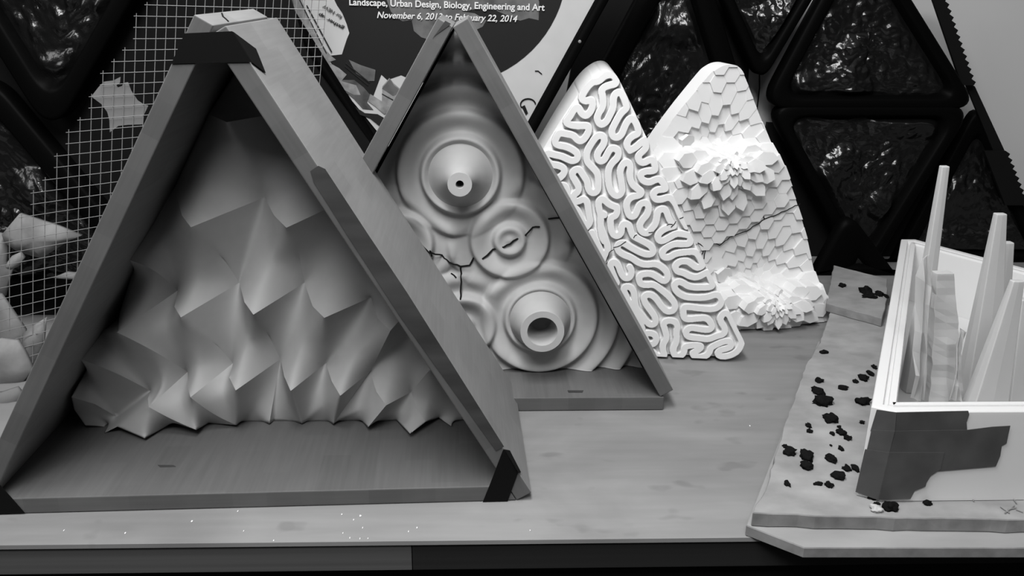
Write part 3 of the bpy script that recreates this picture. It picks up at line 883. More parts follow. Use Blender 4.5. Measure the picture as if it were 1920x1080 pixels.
CR = []
for L_, ox, oy, s_ in (('313,186,52,16 287,347,48,26 283,410,70,44 305,470,105,48 350,563,80,52 228,597,32,32 232,630,36,20 362,643,28,26 410,640,55,34 447,670,48,26 410,728,30,30 353,708,14,14 95,715,32,20 120,752,75,46 217,770,75,75 217,830,75,50 355,788,60,50 442,840,44,38 490,838,40,46 395,885,75,50 343,933,46,38 285,925,56,20 107,925,36,36 530,468,82,36 537,335,55,36 490,350,36,20 574,305,36,32 597,268,28,28 420,388,60,24 528,580,30,18 588,1003,60,32 612,1037,40,18 690,1060,85,60 400,605,26,16', 1440, 600, 3.),
                       ('645,888,75,40', 1590, 740, 4.32)):
    for q in L_.split():
        x, y, ww, hh = map(float, q.split(',')); CR.append((ox+x/s_, oy+y/s_, ww/s_, hh/s_, ZS))
for q in '55,322,40,16 190,355,70,35 210,382,75,22 265,370,46,22 305,380,24,24'.split():
    x, y, ww, hh = map(float, q.split(',')); CR.append((1560+x/3, 430+y/3, ww/3, hh/3, ZS+.0125))


def crumb(px, py, pw, ph, z, seed, name, m, flat=.30):
    p = onz(px, py, z); q = onz(px+pw/2, py, z); r_ = onz(px, py-ph/2, z)
    rx = abs(q[0]-p[0])*.90; ry = max(.0012, abs(r_[1]-p[1])*.80)
    bm = bmesh.new(); bmesh.ops.create_icosphere(bm, subdivisions=3, radius=1)
    o_ = Vector((seed*1.7, seed*.9, seed*.3))
    for v in bm.verts:
        n = noise.noise(v.co*1.6+o_)*.55+noise.noise(v.co*4+o_)*.35
        v.co = v.co*(1+n)
    hgt = min(rx, ry)*.75
    for v in bm.verts: v.co = Vector((v.co.x*rx, v.co.y*ry, max(0, v.co.z*hgt+hgt*.35)))
    me = bpy.data.meshes.new(name); bm.to_mesh(me); bm.free(); me.materials.append(m); me.shade_smooth()
    o = bpy.data.objects.new(name, me); C.objects.link(o); o.location = (p[0], p[1], z+.0002)
    return o


ORD = ['nearest', 'second', 'third', 'fourth', 'fifth', 'sixth', 'seventh', 'eighth', 'ninth', 'tenth', 'eleventh', 'twelfth', 'thirteenth', 'fourteenth', 'fifteenth', 'sixteenth',
       'seventeenth', 'eighteenth', 'nineteenth', 'twentieth', 'twenty-first', 'twenty-second', 'twenty-third', 'twenty-fourth', 'twenty-fifth', 'twenty-sixth', 'twenty-seventh',
       'twenty-eighth', 'twenty-ninth', 'thirtieth', 'thirty-first', 'thirty-second', 'thirty-third', 'thirty-fourth', 'thirty-fifth', 'thirty-sixth']
lowc = sorted([c for c in CR if c[4] == ZS], key=lambda c: -c[1])
for i, c in enumerate(lowc):
    sz = 'large' if c[2]*c[3] > 330 else ('tiny' if c[2]*c[3] < 90 else 'small')
    where = 'before the box' if c[1] > 925 else ('by the box corner' if c[0] > 1575 and c[1] > 840 else ('by the slab\'s left edge' if c[0] < 1500 else 'on the open part'))
    tag(crumb(*c, i+1, 'crumb', M['crumb']), f'{sz} dark crumb on chipped slab {where}, {ORD[i]} from the slab front' if i else f'{sz} dark crumb on chipped slab {where}, nearest the slab front', 'crumb', 'dark crumbs on the chipped slab')
upc = sorted([c for c in CR if c[4] != ZS], key=lambda c: c[0])
for i, c in enumerate(upc):
    tag(crumb(*c, i+60, 'crumb', M['crumb']), 'dark crumb on the small back slab, ' + ['leftmost', 'second from left', 'third from left', 'fourth from left', 'rightmost beside the box'][i], 'crumb', 'dark crumbs on the small back slab')
tag(crumb(1642, 957, 22, 16, ZS, 77, 'chip', M['paper']), 'pale chip beside the largest front crumb on the slab', 'chip')

# loose fibres on the slab in front of the box
parts = []
for x0, y0, x1, y1 in ((1876, 950, 1893, 962), (1884, 962, 1902, 948), (1890, 955, 1906, 952), (1905, 955, 1918, 960), (1823, 934, 1826, 940), (1900, 935, 1906, 944)):
    A, B = onz(x0, y0, ZS+.0012), onz(x1, y1, ZS+.0012); parts.append(tube_vf([A, B], .0005, 5))
tag(link_mesh('fibre', *merge(parts), M['chip_edge']), 'loose straw-like fibres on the slab in front of the white box', 'fibre', kind='stuff')

# ------------------------------------------------------------------ triangular white box, taped at its corner
ZT = .1113
YF = -.0283


def boxbuild():
    z0 = ZS+.0006
    A = np.array([.7731, YF, 0]); A2 = np.array([.7562, -.018, 0])    # chamfered front-left corner
    ap = np.array([1.031, .507, 0]); dr = np.array([.50, -.866, 0])
    ap2 = ap+dr*.02
    Rr = ap+dr*.60
    # outer loop: A2 -> A -> far right front -> right corner -> apex
    rt = np.array([1.330, YF, 0])
    loop = [A, rt, rt+np.array([.012, .02, 0]), ap+np.array([.012, -.012, 0]), ap+np.array([-.008, -.012, 0]), A2]
    bx = thing('storage_box', 'white triangular plastic box holding resin spires, grey tape on its corner', 'box', (.95, .15, z0))
    cen = np.mean(loop, 0)
    def inset(d):
        n = len(loop); out = []
        for i in range(n):
            p0, p1, p2 = loop[i-1], loop[i], loop[(i+1) % n]
            e0 = (p1-p0)/np.linalg.norm(p1-p0); e1 = (p2-p1)/np.linalg.norm(p2-p1)
            n0 = np.array([-e0[1], e0[0], 0]); n1 = np.array([-e1[1], e1[0], 0])
            m_ = n0+n1; m_ = m_/max(.6, m_ @ n0); out.append(p1+m_*d)
        return out
    rings = [(inset(0), z0), (inset(0), ZT-.001), (inset(.0008), ZT), (inset(.0085), ZT), (inset(.0095), ZT-.004), (inset(.0125), ZT-.004), (inset(.0132), ZT-.0005), (inset(.0185), ZT-.0005), (inset(.0195), ZT-.003), (inset(.020), z0+.004)]
    V, Fc = [], []; n = len(loop)
    for lp, z in rings: V += [q+np.array([0, 0, z]) for q in lp]
    for k in range(len(rings)-1):
        for i in range(n): Fc.append((k*n+i, k*n+(i+1) % n, (k+1)*n+(i+1) % n, (k+1)*n+i))
    # parts: wall shell and floor
    fix_normals(link_mesh('wall', V, Fc, M['whitep'], bx))
    fl = inset(.0199); V2 = [q+np.array([0, 0, z0+.0005]) for q in fl]+[q+np.array([0, 0, z0+.004]) for q in fl]
    F2 = [tuple(range(n)), tuple(range(2*n-1, n-1, -1))]+[(i, i+n, (i+1) % n+n, (i+1) % n) for i in range(n)]
    fix_normals(link_mesh('bottom', V2, F2, M['whitep'], bx))
    # grey tape: three torn lengths wrapped round the corner
    nF = np.array([0, -1., 0]); pF = A+nF*.0005
    dc = (A2-A)/np.linalg.norm(A2-A); nK = np.array([dc[1], -dc[0], 0.]); nK = nK if nK @ (cen-A) < 0 else -nK
    oF = lambda x, y, k=0: onpl(x, y, pF+nF*k, nF)
    oK = lambda x, y, k=0: onpl(x, y, A+nK*(.0005+k), nK)
    def tp(front, cham, k, lab):
        p1 = prism([oF(x, y, k) for x, y in front], nF*.0004)
        p2 = prism([oK(x, y, k) for x, y in cham], nK*.0004)
        o = fix_normals(link_mesh('tape', *merge([p1, p2]), M['tapeg'], bx)); o['label'] = lab
    tp([(1681, 773), (1815, 770), (1817, 777), (1812, 792), (1813, 806), (1678, 812)], [(1644, 768), (1681, 773), (1678, 812), (1632, 808)], 0, 'short upper length of grey tape')
    tp([(1678, 808), (1812, 806), (1860, 800), (1894, 798), (1890, 816), (1887, 831), (1878, 836), (1875, 855), (1867, 874), (1750, 884), (1662, 890), (1668, 848)], [(1634, 806), (1678, 808), (1668, 848), (1662, 890), (1617, 880)], .0006, 'long middle length of grey tape with a ragged end')
    tp([(1667, 848), (1770, 848), (1763, 880), (1745, 892), (1737, 905), (1735, 912), (1715, 920), (1707, 935), (1647, 937)], [(1622, 842), (1667, 848), (1647, 937), (1640, 935), (1604, 922)], .0012, 'lower torn length of grey tape')
    return bx


boxbuild()


# spires standing in the box
def spire(tipL, tipR, baseL, baseR, Y, label, bend=None, crumple=0., seed=1, depth=.8, film=False):
    z0 = ZS+.0050
    tL, tR = ony(*tipL, Y), ony(*tipR, Y)
    bL, bR = ony(*baseL, Y), ony(*baseR, Y)
    def atz(p, q, z): return p+(q-p)*((z-p[2])/(q[2]-p[2]))
    bL = atz(tL, bL, z0); bR = atz(tR, bR, z0)
    N = 22; V, Fc = [], []; rnd = random.Random(seed)
    ns = 8
    for i in range(N+1):
        f_ = i/N
        L_ = tL+(bL-tL)*f_; R_ = tR+(bR-tR)*f_; c = (L_+R_)/2; hw = np.linalg.norm(R_-L_)/2; dp = hw*depth
        for (sx, sy) in ((-1, -1), (0, -1.12), (1, -1), (1.06, 0), (1, 1), (0, 1), (-1, 1), (-1.06, 0)):
            p = np.array([c[0]+sx*hw, c[1]+sy*dp, c[2]])
            if crumple and i < N:
                q = Vector(p*70)+Vector((seed, 0, 0)); p = p+np.array([noise.noise(q), noise.noise(q+Vector((5, 5, 5))), 0])*crumple
            V.append(p)
    for i in range(N):
        for k in range(ns): Fc.append((i*ns+k, i*ns+(k+1) % ns, (i+1)*ns+(k+1) % ns, (i+1)*ns+k))
    Fc += [tuple(range(ns)), tuple(range((N+1)*ns-1, N*ns-1, -1))]
    o = fix_normals(link_mesh('spire', V, Fc, M['resin'], origin=np.array([(bL+bR)[0]/2, Y, z0])))
    if not crumple: bevel(o, .0008, 2)
    return tag(o, label, 'spire', 'resin spires in the white box')


spire((1764, 311), (1778, 311), (1690, 745), (1722, 745), .180, 'tall thin translucent spire nearest the box\'s left wall', depth=.9)
spire((1752, 512), (1784, 508), (1733, 750), (1799, 750), .115, 'short blunt spire wrapped in crumpled film, second from the left wall', crumple=.0022, seed=3, depth=.6)
spire((1866, 400), (1885, 400), (1798, 750), (1862, 750), .170, 'tall translucent spire with notched top right of the film-wrapped one', depth=.7)
spire((1878, 453), (1898, 454), (1826, 750), (1876, 750), .205, 'slightly lower spire pressed against the notched tall spire', depth=.7)
spire((1897, 526), (1918, 525), (1818, 750), (1880, 750), .080, 'broad smooth spire in front, near the right picture edge', depth=.6)
spire((1912, 560), (1940, 560), (1882, 750), (1950, 750), .125, 'spire cut off by the right picture edge', depth=.6)


def film_strip(pix, Y, label, seed):
    rnd = random.Random(seed); P = [ony(x, y, Y) for x, y in pix]
    P[0][2] = max(P[0][2], ZS+.006)
    V, Fc = [], []
    n = len(P)//2
    # strip between left and right chains, crumpled in depth, with a real thickness
    L_, R_ = P[:n], P[n:][::-1]; cols = 4
    for i in range(n):
        for k in range(cols+1):
            q = L_[i]+(R_[i]-L_[i])*k/cols; q = q+np.array([0, rnd.uniform(-.006, .006), 0]); q[2] = max(q[2], ZS+.005); V.append(q)
    for i in range(n-1):
        for k in range(cols): b_ = i*(cols+1)+k; Fc.append((b_, b_+1, b_+cols+2, b_+cols+1))
    o = link_mesh('film', V, Fc, M['resin'])
    m = o.modifiers.new('thick', 'SOLIDIFY'); m.thickness = .0006
    return tag(o, label, 'film', 'crumpled film in the box')


film_strip([(1731, 487), (1722, 520), (1720, 570), (1716, 620), (1714, 660), (1713, 700), (1712, 750), (1733, 750), (1734, 700), (1740, 660), (1742, 620), (1745, 570), (1748, 540), (1746, 480)], .100, 'crumpled film hanging between the tall left spire and the wrapped one', 5)
film_strip([(1800, 618), (1794, 650), (1788, 690), (1783, 720), (1781, 750), (1800, 750), (1800, 720), (1797, 690), (1803, 650), (1806, 618)], .085, 'crumpled film between the wrapped spire and the notched tall one', 9)

# ------------------------------------------------------------------ wire mesh with a torn scrap behind it
obs = [((10, 0), (286, 10)), ((9, 1), (264, 30)), ((8, 4), (235, 94)), ((7, 5), (214, 115)), ((6, 6), (192, 137)), ((5, 8), (169, 181)), ((4, 10), (148, 225)), ((3, 11), (126, 248)),
       ((2, 13), (104, 291)), ((0, 16), (58, 358)), ((0, 30), (69, 644)), ((5, 17.4), (166, 389)), ((23, 0), (491, 15)), ((18, 0), (421, 14)), ((25, 1), (517, 35)), ((27, 3), (548, 72)), ((28, 5), (572, 104)), ((-1, 17.4), (37, 392))]


def homog():
    A, B = [], []
    for (i, j), (x, y) in obs:
        A.append([i, j, 1, 0, 0, 0, -i*x, -j*x]); B.append(x); A.append([0, 0, 0, i, j, 1, -i*y, -j*y]); B.append(y)
    h = np.linalg.lstsq(np.array(A, float), np.array(B, float), rcond=None)[0]; return np.append(h, 1).reshape(3, 3)


HM = homog()
phM = math.radians(12); nM = np.array([math.sin(phM), -math.cos(phM), .12]); pM = ony(190, 240, .33)


def mp_(i, j, off=0.):
    q = HM @ np.array([i, j, 1.]); return onpl(q[0]/q[2], q[1]/q[2], pM-nM*off, nM)


def wiremesh():
    first = {k: r for k, r in ((11, -8), (10, 0), (9, 1), (8, 4), (7, 5), (6, 6), (5, 8), (4, 10), (3, 11), (2, 13), (1, 15), (0, 16), (-1, 18), (-2, 19), (-3, 20), (-4, 22), (-5, 24))}
    first.update({k: -8-2*(k-11) for k in range(12, 32)})
    parts = []; R0 = .00042
    JM = 35
    def ok(i, j): return mp_(i, j)[2] > .0015
    for k in range(-5, 32):
        a_ = first[k]; b_ = JM
        while not ok(k, b_) and b_ > a_+1: b_ -= .25
        parts.append(tube_vf([mp_(k, a_-.25)]+[mp_(k, j) for j in np.linspace(a_, b_, 8)], R0, 5))
    for r in range(-30, 34):
        ks = [k for k in first if first[k] <= r]
        if not ks: continue
        k0 = min(ks)
        if not (ok(k0, r) and ok(31, r)): continue
        parts.append(tube_vf([mp_(k0-.25, r, -.0006)]+[mp_(k, r, -.0006) for k in np.linspace(k0, 31, 6)], R0, 5))
    o = link_mesh('wire_mesh', *merge(parts), M['wire'])
    return tag(o, 'sheet of square wire mesh with a stepped edge standing behind the taped frame', 'wire mesh')


wiremesh()
pts = [(171, 181), (185, 163), (195, 153), (212, 151), (226, 144), (225, 155), (218, 160), (221, 164), (229, 161), (232, 155), (240, 154), (246, 170), (258, 188), (270, 196), (278, 198), (270, 215), (268, 233), (240, 234), (222, 236), (206, 248), (205, 225), (201, 210), (190, 195)]
V, Fc = prism([onpl(x, y, pM-nM*.004, nM) for x, y in pts], -nM*.0012)
tag(fix_normals(link_mesh('scrap', V, Fc, M['scrap'])), 'torn star-shaped grey scrap caught behind the wire mesh', 'scrap')


# pale crumpled scraps behind the mesh
M['paper_b'] = mat('crumpled_paper', .21, .8, .1, .35, 30)


def shard(pix, Y, label, cat, seed, bulge=.02, m='paper_b', name='scrap'):
    pts = [ony(x, y, Y) for x, y in pix]; c = np.mean(pts, 0); n = len(pts); rnd = random.Random(seed)
    V = list(pts)
    V += [p*.55+c*.45+np.array([0, -bulge*rnd.uniform(.4, 1.), 0]) for p in pts]+[c+np.array([0, -bulge, 0])]
    V += [p+np.array([0, .006, 0]) for p in pts]
    Fc = []
    for i in range(n):
        j = (i+1) % n
        Fc += [(i, j, n+j, n+i), (n+i, n+j, 2*n), (i, 2*n+1+i, 2*n+1+j, j)]
    Fc.append(tuple(range(2*n+1, 3*n+1)))
    return tag(fix_normals(link_mesh(name, V, Fc, M[m], smooth=True)), label, cat)


shard([(3, 440), (36, 401), (70, 412), (110, 425), (152, 442), (128, 452), (100, 470), (78, 484), (60, 480), (30, 470), (8, 455)], .42, 'pointed crumpled pale paper behind the wire mesh', 'paper', 1, .012)
shard([(14, 500), (22, 480), (36, 474), (44, 484), (34, 500), (20, 506)], .40, 'small rounded pale lump under the pointed paper behind the mesh', 'lump', 2, .014, name='lump')
shard([(-30, 430), (6, 440), (14, 456), (10, 490), (22, 506), (14, 530), (8, 556), (-30, 560)], .43, 'pale lump at the left picture edge beside the pointed paper', 'lump', 3, .012, name='lump')
shard([(98, 521), (124, 511), (140, 513), (150, 524), (128, 524)], .42, 'thin white sliver of paper behind the mesh near the frame', 'paper', 4, .004)
shard([(-60, 540), (0, 553), (46, 620), (40, 660), (-60, 650)], .30, 'flat white sheet corner low at the left behind the mesh', 'paper', 5, .003)
shard([(44, 624), (60, 612), (84, 597), (80, 640), (66, 690), (52, 700), (36, 680)], .29, 'crumpled white paper against the left side of the taped frame', 'paper', 6, .012)
shard([(-60, 652), (0, 636), (30, 640), (44, 660), (60, 692), (40, 720), (10, 735), (-60, 740)], .27, 'pale crumpled paper low at the left edge of the picture', 'paper', 7, .012)
shard([(-60, 742), (0, 738), (30, 728), (40, 740), (20, 775), (-10, 792), (-60, 795)], .22, 'grey paper lowest at the left picture edge, beside the taped frame', 'paper', 8, .006, 'scrap')


# ------------------------------------------------------------------ black plastic trays
def round_tri(pix, Y, rad, per=10):
    P = [ony(x, y, Y) for x, y in pix]; out = []
    for i in range(3):
        p0, p1, p2 = P[i-1], P[i], P[(i+1) % 3]
        a_ = (p0-p1)/np.linalg.norm(p0-p1); b_ = (p2-p1)/np.linalg.norm(p2-p1)
        s = p1+a_*rad*S3; e = p1+b_*rad*S3
        for k in range(per+1):
            q = k/per; out.append(s*(1-q)**2+p1*2*q*(1-q)+e*q*q)
    # resample
    out = np.array(out); L_ = np.linalg.norm(np.roll(out, -1, 0)-out, axis=1); cum = np.concatenate([[0], np.cumsum(L_)]); tot = cum[-1]; N = 150
    res_ = []
    for s in np.linspace(0, tot, N, endpoint=False):
        k = min(np.searchsorted(cum, s, 'right')-1, len(out)-1); f_ = (s-cum[k])/max(L_[k], 1e-9); res_.append(out[k]*(1-f_)+out[(k+1) % len(out)]*f_)
    return np.array(res_)


def tray(pix, Y, label, rad=.03, rim=.014, depth=.016, amp=.010, seed=1, thick=.03):
    O = round_tri(pix, Y, rad); O[:, 2] = np.maximum(O[:, 2], .001); c = O.mean(0); n = len(O)
    root = thing('plastic_tray', label, 'tray', (c[0], Y, O[:, 2].min()), 'black triangular plastic trays')
    inr = np.min(np.linalg.norm(O-c, axis=1))
    def ring(d, y): k = 1-d/inr; return [np.array([c[0]+(p[0]-c[0])*k, y, c[2]+(p[2]-c[2])*k]) for p in O]
    rings = [ring(0, Y+thick), ring(0, Y+.003), ring(.003, Y), ring(rim-.003, Y), ring(rim, Y+.002), ring(rim+.004, Y+depth)]
    V, Fc = [], []
    for r_ in rings: V += r_
    for k in range(len(rings)-1):
        for i in range(n): Fc.append((k*n+i, k*n+(i+1) % n, (k+1)*n+(i+1) % n, (k+1)*n+i))
    fix_normals(link_mesh('rim', V, Fc, M['blackr'], root, smooth=True))
    V, Fc = [], []; K = 46; d0 = rim+.0035
    for q in range(K):
        f_ = q/K; d = d0+(inr-d0)*f_
        for p in ring(d, Y+depth):
            s = Vector((p[0]*14+seed*3.1, p[2]*14, seed)); s2 = Vector((p[0]*60, p[2]*60+seed, 3)); s3 = Vector((p[0]*190, p[2]*190, 7))
            bl_ = max(0, noise.noise(s))*2.4+abs(noise.noise(s2))*.55+max(0, noise.noise(s3)-.10)*.22
            p = p.copy(); p[1] -= amp*bl_*min(1, f_*10); V.append(p)
    V.append(np.array([c[0], Y+depth, c[2]]))
    for k in range(K-1):
        for i in range(n): Fc.append((k*n+i, k*n+(i+1) % n, (k+1)*n+(i+1) % n, (k+1)*n+i))
    for i in range(n): Fc.append(((K-1)*n+i, (K-1)*n+(i+1) % n, K*n))
    fix_normals(link_mesh('basin', V, Fc, M['blackp'], root, smooth=True))
    return root


# the one that holds the poster
YP = .50
tray([(395, -185), (1245, -185), (848, 530)], YP, 'large black triangular tray pointing down that holds the exhibition poster', .02, .012, .012, 0., 1, .02)
tray([(1290, -180), (965, 430), (1480, 455)], .68, 'black tray with bumpy glossy face pointing up between poster and hexagon panel', .03, .03, .016, .012, 5)
tray([(1330, -60), (1560, -60), (1427, 160)], .69, 'small dark tray pointing down above the hexagon panel', .02, .014, .012, .008, 9)
tray([(1618, -150), (1428, 205), (1838, 205)], .695, 'black tray pointing up at upper right, above another tray', .028, .016, .016, .011, 13)
tray([(1438, 197), (1830, 197), (1622, 528)], .695, 'black tray pointing down, directly under the upper right tray', .028, .016, .016, .011, 17)
tray([(1414, 215), (1300, 600), (1566, 600)], .535, 'black tray pointing up behind the right side of the hexagon panel', .02, .014, .012, .010, 21, .02)
tray([(1838, 190), (1640, 560), (2010, 590)], .735, 'black tray pointing up behind the resin spires', .02, .014, .012, .010, 25, .02)
tray([(1592, 395), (1478, 600), (1745, 600)], .662, 'plain black tray low on the table, right behind the small back slab', .02, .014, .010, .002, 41, .02)
tray([(-260, -300), (420, -300), (95, 260)], .445, 'large black tray pointing down at upper left, beyond the mesh', .03, .02, .016, .016, 29)
tray([(-40, 120), (-330, 560), (330, 560)], .455, 'large black tray pointing up at left, behind the wire mesh', .03, .02, .016, .016, 33)


def sheet(name, pix, Y, th, label, cat, m):
    Q = [ony(x, y, Y) for x, y in pix]
    for q in Q: q[2] = max(q[2], .0008)
    V, Fc = prism(Q, (0, th, 0)); return tag(fix_normals(link_mesh(name, V, Fc, M[m])), label, cat)


sheet('backing_sheet', [(-500, -300), (535, -300), (545, 0), (570, 90), (600, 140), (700, 280), (700, 600), (-500, 680)], .487, .008, 'broad black backing sheet on the wall behind the wire mesh', 'sheet', 'blackm')
sheet('backing_sheet', [(1130, -200), (1420, -200), (1405, 120), (1400, 200), (1250, 320), (1110, 300), (1060, 190)], .77, .01, 'black sheet behind the trays above the coral panel', 'sheet', 'blackm')
sheet('backing_sheet', [(1440, 230), (1840, 250), (1925, 380), (2100, 420), (2100, 640), (1400, 640), (1400, 420)], .772, .01, 'black sheet low on the wall behind the resin spires', 'sheet', 'blackm')


def serr(edge, width, n, amp, Y, label):
    (x0, y0), (x1, y1) = edge; pr_ = []
    for i in range(n*2+1):
        q = i/(n*2); pr_.append((x0+(x1-x0)*q+(amp if i % 2 else 0), y0+(y1-y0)*q))
    pix = [(x0-width, y0), (x1-width, y1)]; pix = [pix[0]]+pr_+[pix[1]]
    return sheet('serrated_strip', pix, Y, .006, label, 'strip', 'blackm')


serr(((1764, -22), (1826, 160)), 22, 15, 6, .712, 'black toothed strip along the right side of the upper right tray')
serr(((1886, 283), (1925, 385)), 40, 9, 6, .722, 'black toothed strip lower right beside the light wall')
sheet('bar', [(1808, 150), (1828, 162), (1890, 296), (1868, 296)], .729, .005, 'plain black bar joining the two toothed strips', 'bar', 'blackm')
P = [ony(x, y, .786) for x, y in ((1424, 120), (1424, 165), (1420, 200), (1414, 240), (1410, 300))]
tag(link_mesh('cable', *tube_vf(P, .0012, 6), M['blackm']), 'thin black cable hanging down the wall beside the hexagon panel', 'cable')

# ------------------------------------------------------------------ poster
YQ = YP+.010


def poster():
    root = thing('poster', 'torn exhibition poster with a dark disc and white lettering, behind the second frame', 'poster', ony(845, 470, YQ))
    def flat(name, pix, m, k, th=.0003):
        V, Fc = prism([ony(x, y, YQ-k) for x, y in pix], (0, th, 0)); return fix_normals(link_mesh(name, V, Fc, m, root))
    flat('paper', [(600, -130), (560, -60), (545, -10), (552, 30), (576, 75), (610, 120), (640, 165), (690, 225), (720, 262), (846, 468), (994, 222), (1060, 108), (1119, 5), (1190, -130)], M['paper'], 0)
    disc = [(840+223.5*math.cos(q), -64+223.5*math.sin(q)) for q in np.linspace(0, 2*math.pi, 72, endpoint=False)]
    # the disc, torn along its lower left side
    disc = [p for p in disc if not (p[0] < 760 and p[1] > 0)]
    i0 = next(i for i, p in enumerate(disc) if p[0] < 760)
    torn = [(752, 141), (726, 150), (715, 140), (700, 180), (672, 186), (655, 160), (640, 150), (622, 120), (612, 105), (641, 102), (650, 74), (655, 62), (650, 45), (642, 25), (632, 10)]
    d_ = flat('disc', disc[:i0]+torn+disc[i0:], mat('poster_black', .010, .5, .2), .0004); d_['label'] = 'near-black printed disc'
    dark = mat('poster_dark', .014, .5, .2); grey = mat('poster_grey', .10, .7, .1, .45, 40); silver = mat('poster_silver', .20, .35, .5, .55, 70, detail=5); mid = mat('poster_mid', .07, .6, .2, .5, 60)
    # grey torn map shapes behind the lettering
    flat('print', [(725, 0), (733, 22), (745, 34), (755, 40), (772, 38), (776, 58), (790, 70), (800, 73), (812, 62), (830, 52), (850, 60), (880, 62), (905, 50), (912, 38), (890, 25), (870, 22), (905, 14), (930, 20), (975, 39), (992, 34), (1010, 38), (1011, 4), (1008, -6), (930, -6), (800, -6), (727, -6)], grey, .0008)
    # collage along the torn lower left edge
    flat('print', [(548, -5), (566, -5), (576, 30), (590, 62), (612, 95), (622, 106), (630, 112), (612, 118), (600, 104), (588, 92), (574, 68), (560, 48), (552, 24)], silver, .0008)
    flat('print', [(556, 18), (566, 26), (574, 60), (580, 80), (568, 86), (556, 66), (553, 40)], silver, .0010)
    flat('print', [(606, 100), (618, 118), (636, 128), (650, 140), (640, 152), (668, 160), (676, 178), (664, 178), (640, 166), (622, 142), (604, 126)], silver, .0010)
    flat('print', [(654, 112), (676, 122), (704, 131), (702, 152), (690, 152), (668, 138)], grey, .0012)
    flat('print', [(717, 162), (730, 146), (738, 156), (756, 172), (750, 196), (730, 212), (720, 214), (704, 200), (690, 190), (694, 176), (716, 190)], silver, .0012)
    flat('print', [(716, 166), (731, 148), (739, 160), (755, 173), (737, 180)], grey, .0014)
    flat('print', [(660, 196), (684, 212), (708, 214), (725, 224), (716, 240), (694, 222), (672, 214)], dark, .0014)
    flat('print', [(664, 150), (682, 164), (694, 178), (688, 192), (700, 206), (680, 204), (664, 186), (630, 158), (640, 150)], mid, .0009)
    for (x0, y0), (x1, y1), wd in (((575, 10), (622, 98), 2.2), ((560, -4), (612, 100), 1.6), ((648, 118), (693, 155), 2.0), ((646, 124), (690, 160), 1.4), ((716, 176), (745, 192), 1.6)):
        dx, dy = x1-x0, y1-y0; l_ = math.hypot(dx, dy); nx, ny = -dy/l_*wd/2, dx/l_*wd/2
        flat('print', [(x0+nx, y0+ny), (x1+nx, y1+ny), (x1-nx, y1-ny), (x0-nx, y0-ny)], dark, .0018)
    # scribbles low on the right
    P = [ony(990+14*math.cos(q), 196+11*math.sin(q), YQ-.001) for q in np.linspace(2.6, 6.2, 16)]
    link_mesh('scribble', *tube_vf(P, .0009, 5), M['crack'], root)
    flat('print', [(978, 200), (984, 197), (990, 212), (986, 216)], M['crack'], .001)
    P = [ony(x, y, YQ-.001) for x, y in ((1003, 133), (1009, 133), (1016, 139))]
    link_mesh('scribble', *tube_vf(P, .0007, 5), M['crack'], root)

    def text(body, px0, px1, shear, m, k, off, space=1.0):
        cu = bpy.data.curves.new('t', 'FONT'); cu.body = body; cu.size = 1; cu.shear = shear; cu.offset = off; cu.extrude = .01; cu.space_character = space
        o = bpy.data.objects.new('t', cu); C.objects.link(o)
        bpy.context.view_layer.update()
        me = bpy.data.meshes.new_from_object(o.evaluated_get(bpy.context.evaluated_depsgraph_get()))
        bpy.data.objects.remove(o); bpy.data.curves.remove(cu)
        n = len(me.vertices); A = np.empty(n*3); me.vertices.foreach_get('co', A); A = A.reshape(-1, 3)
        x0, x1 = A[:, 0].min(), A[:, 0].max(); sc_ = 1/(x1-x0)
        (bx0, by0, hgt), (bx1, by1) = px0, px1           # baseline start, cap height in px, baseline end
        p0 = ony(bx0, by0, YQ-k); p1 = ony(bx1, by1, YQ-k); d = p1-p0; up_dir = np.array([-(d[2]), 0, d[0]])/np.linalg.norm(d)
        hh = np.linalg.norm(ony(bx0, by0-hgt, YQ-k)-p0)
        W = p0+np.outer((A[:, 0]-x0)*sc_, d)+np.outer(A[:, 1]/.729*hh, up_dir)+np.outer(-A[:, 2]*.02, [0, 1, 0])
        Fc = [tuple(p.vertices) for p in me.polygons]; bpy.data.meshes.remove(me)
        return link_mesh('lettering', W, Fc, m, root)
    wht = mat('poster_white_ink', .58, .6, .2)
    text('Landscape, Urban Design, Biology, Engineering and Art', (655, 9.5, 13), (1021, 20), .0, wht, .0022, .020)
    text('November 6, 2013 to February 22, 2014', (707, 33.5, 12.5), (970, 41), .25, wht, .0022, .016)
    text('gather up', (646, 51, 7), (599, 24), .1, M['crack'], .0016, .01)
    text('for NEW', (642, 30, 7), (607, 8), .1, mid, .0016, .01)
    return root


poster()
bm = bmesh.new(); bmesh.ops.create_uvsphere(bm, u_segments=12, v_segments=8, radius=.0022)
me = bpy.data.meshes.new('rivet'); bm.to_mesh(me); bm.free(); me.materials.append(M['wire']); me.shade_smooth()
rv = bpy.data.objects.new('rivet', me); C.objects.link(rv); rv.location = tuple(ony(1087, 78, YP)); rv.scale = (1, .5, 1)
tag(rv, 'small bright rivet on the black tray edge right of the poster', 'rivet')

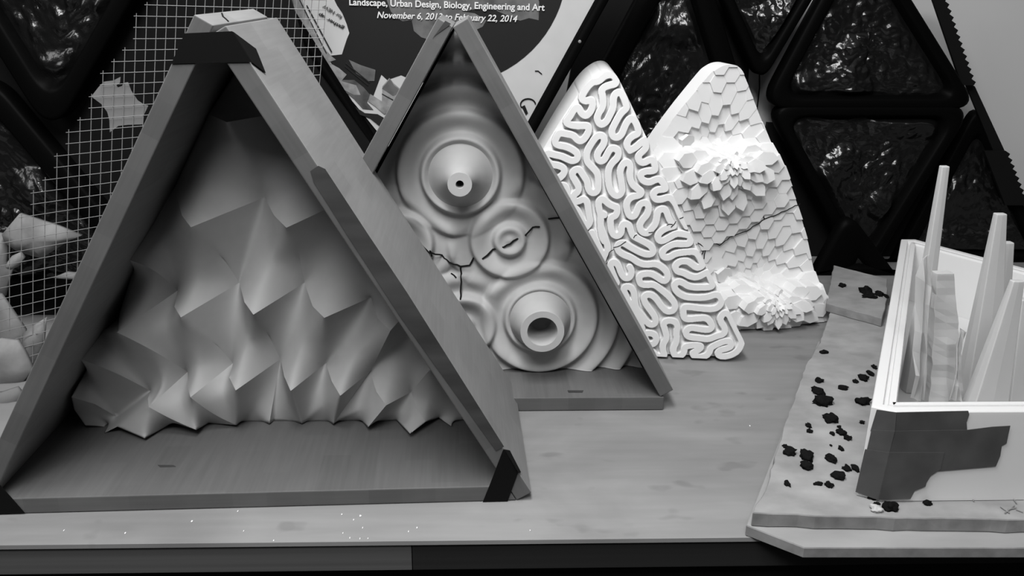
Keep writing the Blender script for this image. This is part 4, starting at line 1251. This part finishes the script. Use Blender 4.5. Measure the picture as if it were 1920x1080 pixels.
# ------------------------------------------------------------------ white specks on the tabletop
M['speck'] = mat('plaster_speck', .75, .8, .2)
SP = [(360, 978, 6), (235, 1000, 5), (120, 995, 3), (457, 996, 3), (641, 965, 4), (676, 968, 7), (663, 975, 4), (680, 990, 3), (643, 1000, 3), (656, 1009, 3), (675, 1010, 3), (690, 1010, 3),
      (782, 990, 4), (766, 997, 3), (1406, 799, 4), (994, 995, 3), (446, 959, 4), (513, 1014, 4)]
SL = {(360, 978): 'brightest white speck on the table below the middle of the front frame base', (1406, 799): 'lone white speck on the open tabletop left of the slab', (676, 968): 'largest white speck of the sprinkle below the front frame\'s right half'}
for i, (x, y, s_) in enumerate(SP):
    o = crumb(x, y, s_*.6, s_*.45, 0., 120+i, 'speck', M['speck'])
    tag(o, SL.get((x, y), 'tiny white plaster speck near the front edge of the tabletop'), 'speck', 'white specks on the tabletop')

for o in TEMP:
    if '_o' in o: del o['_o']
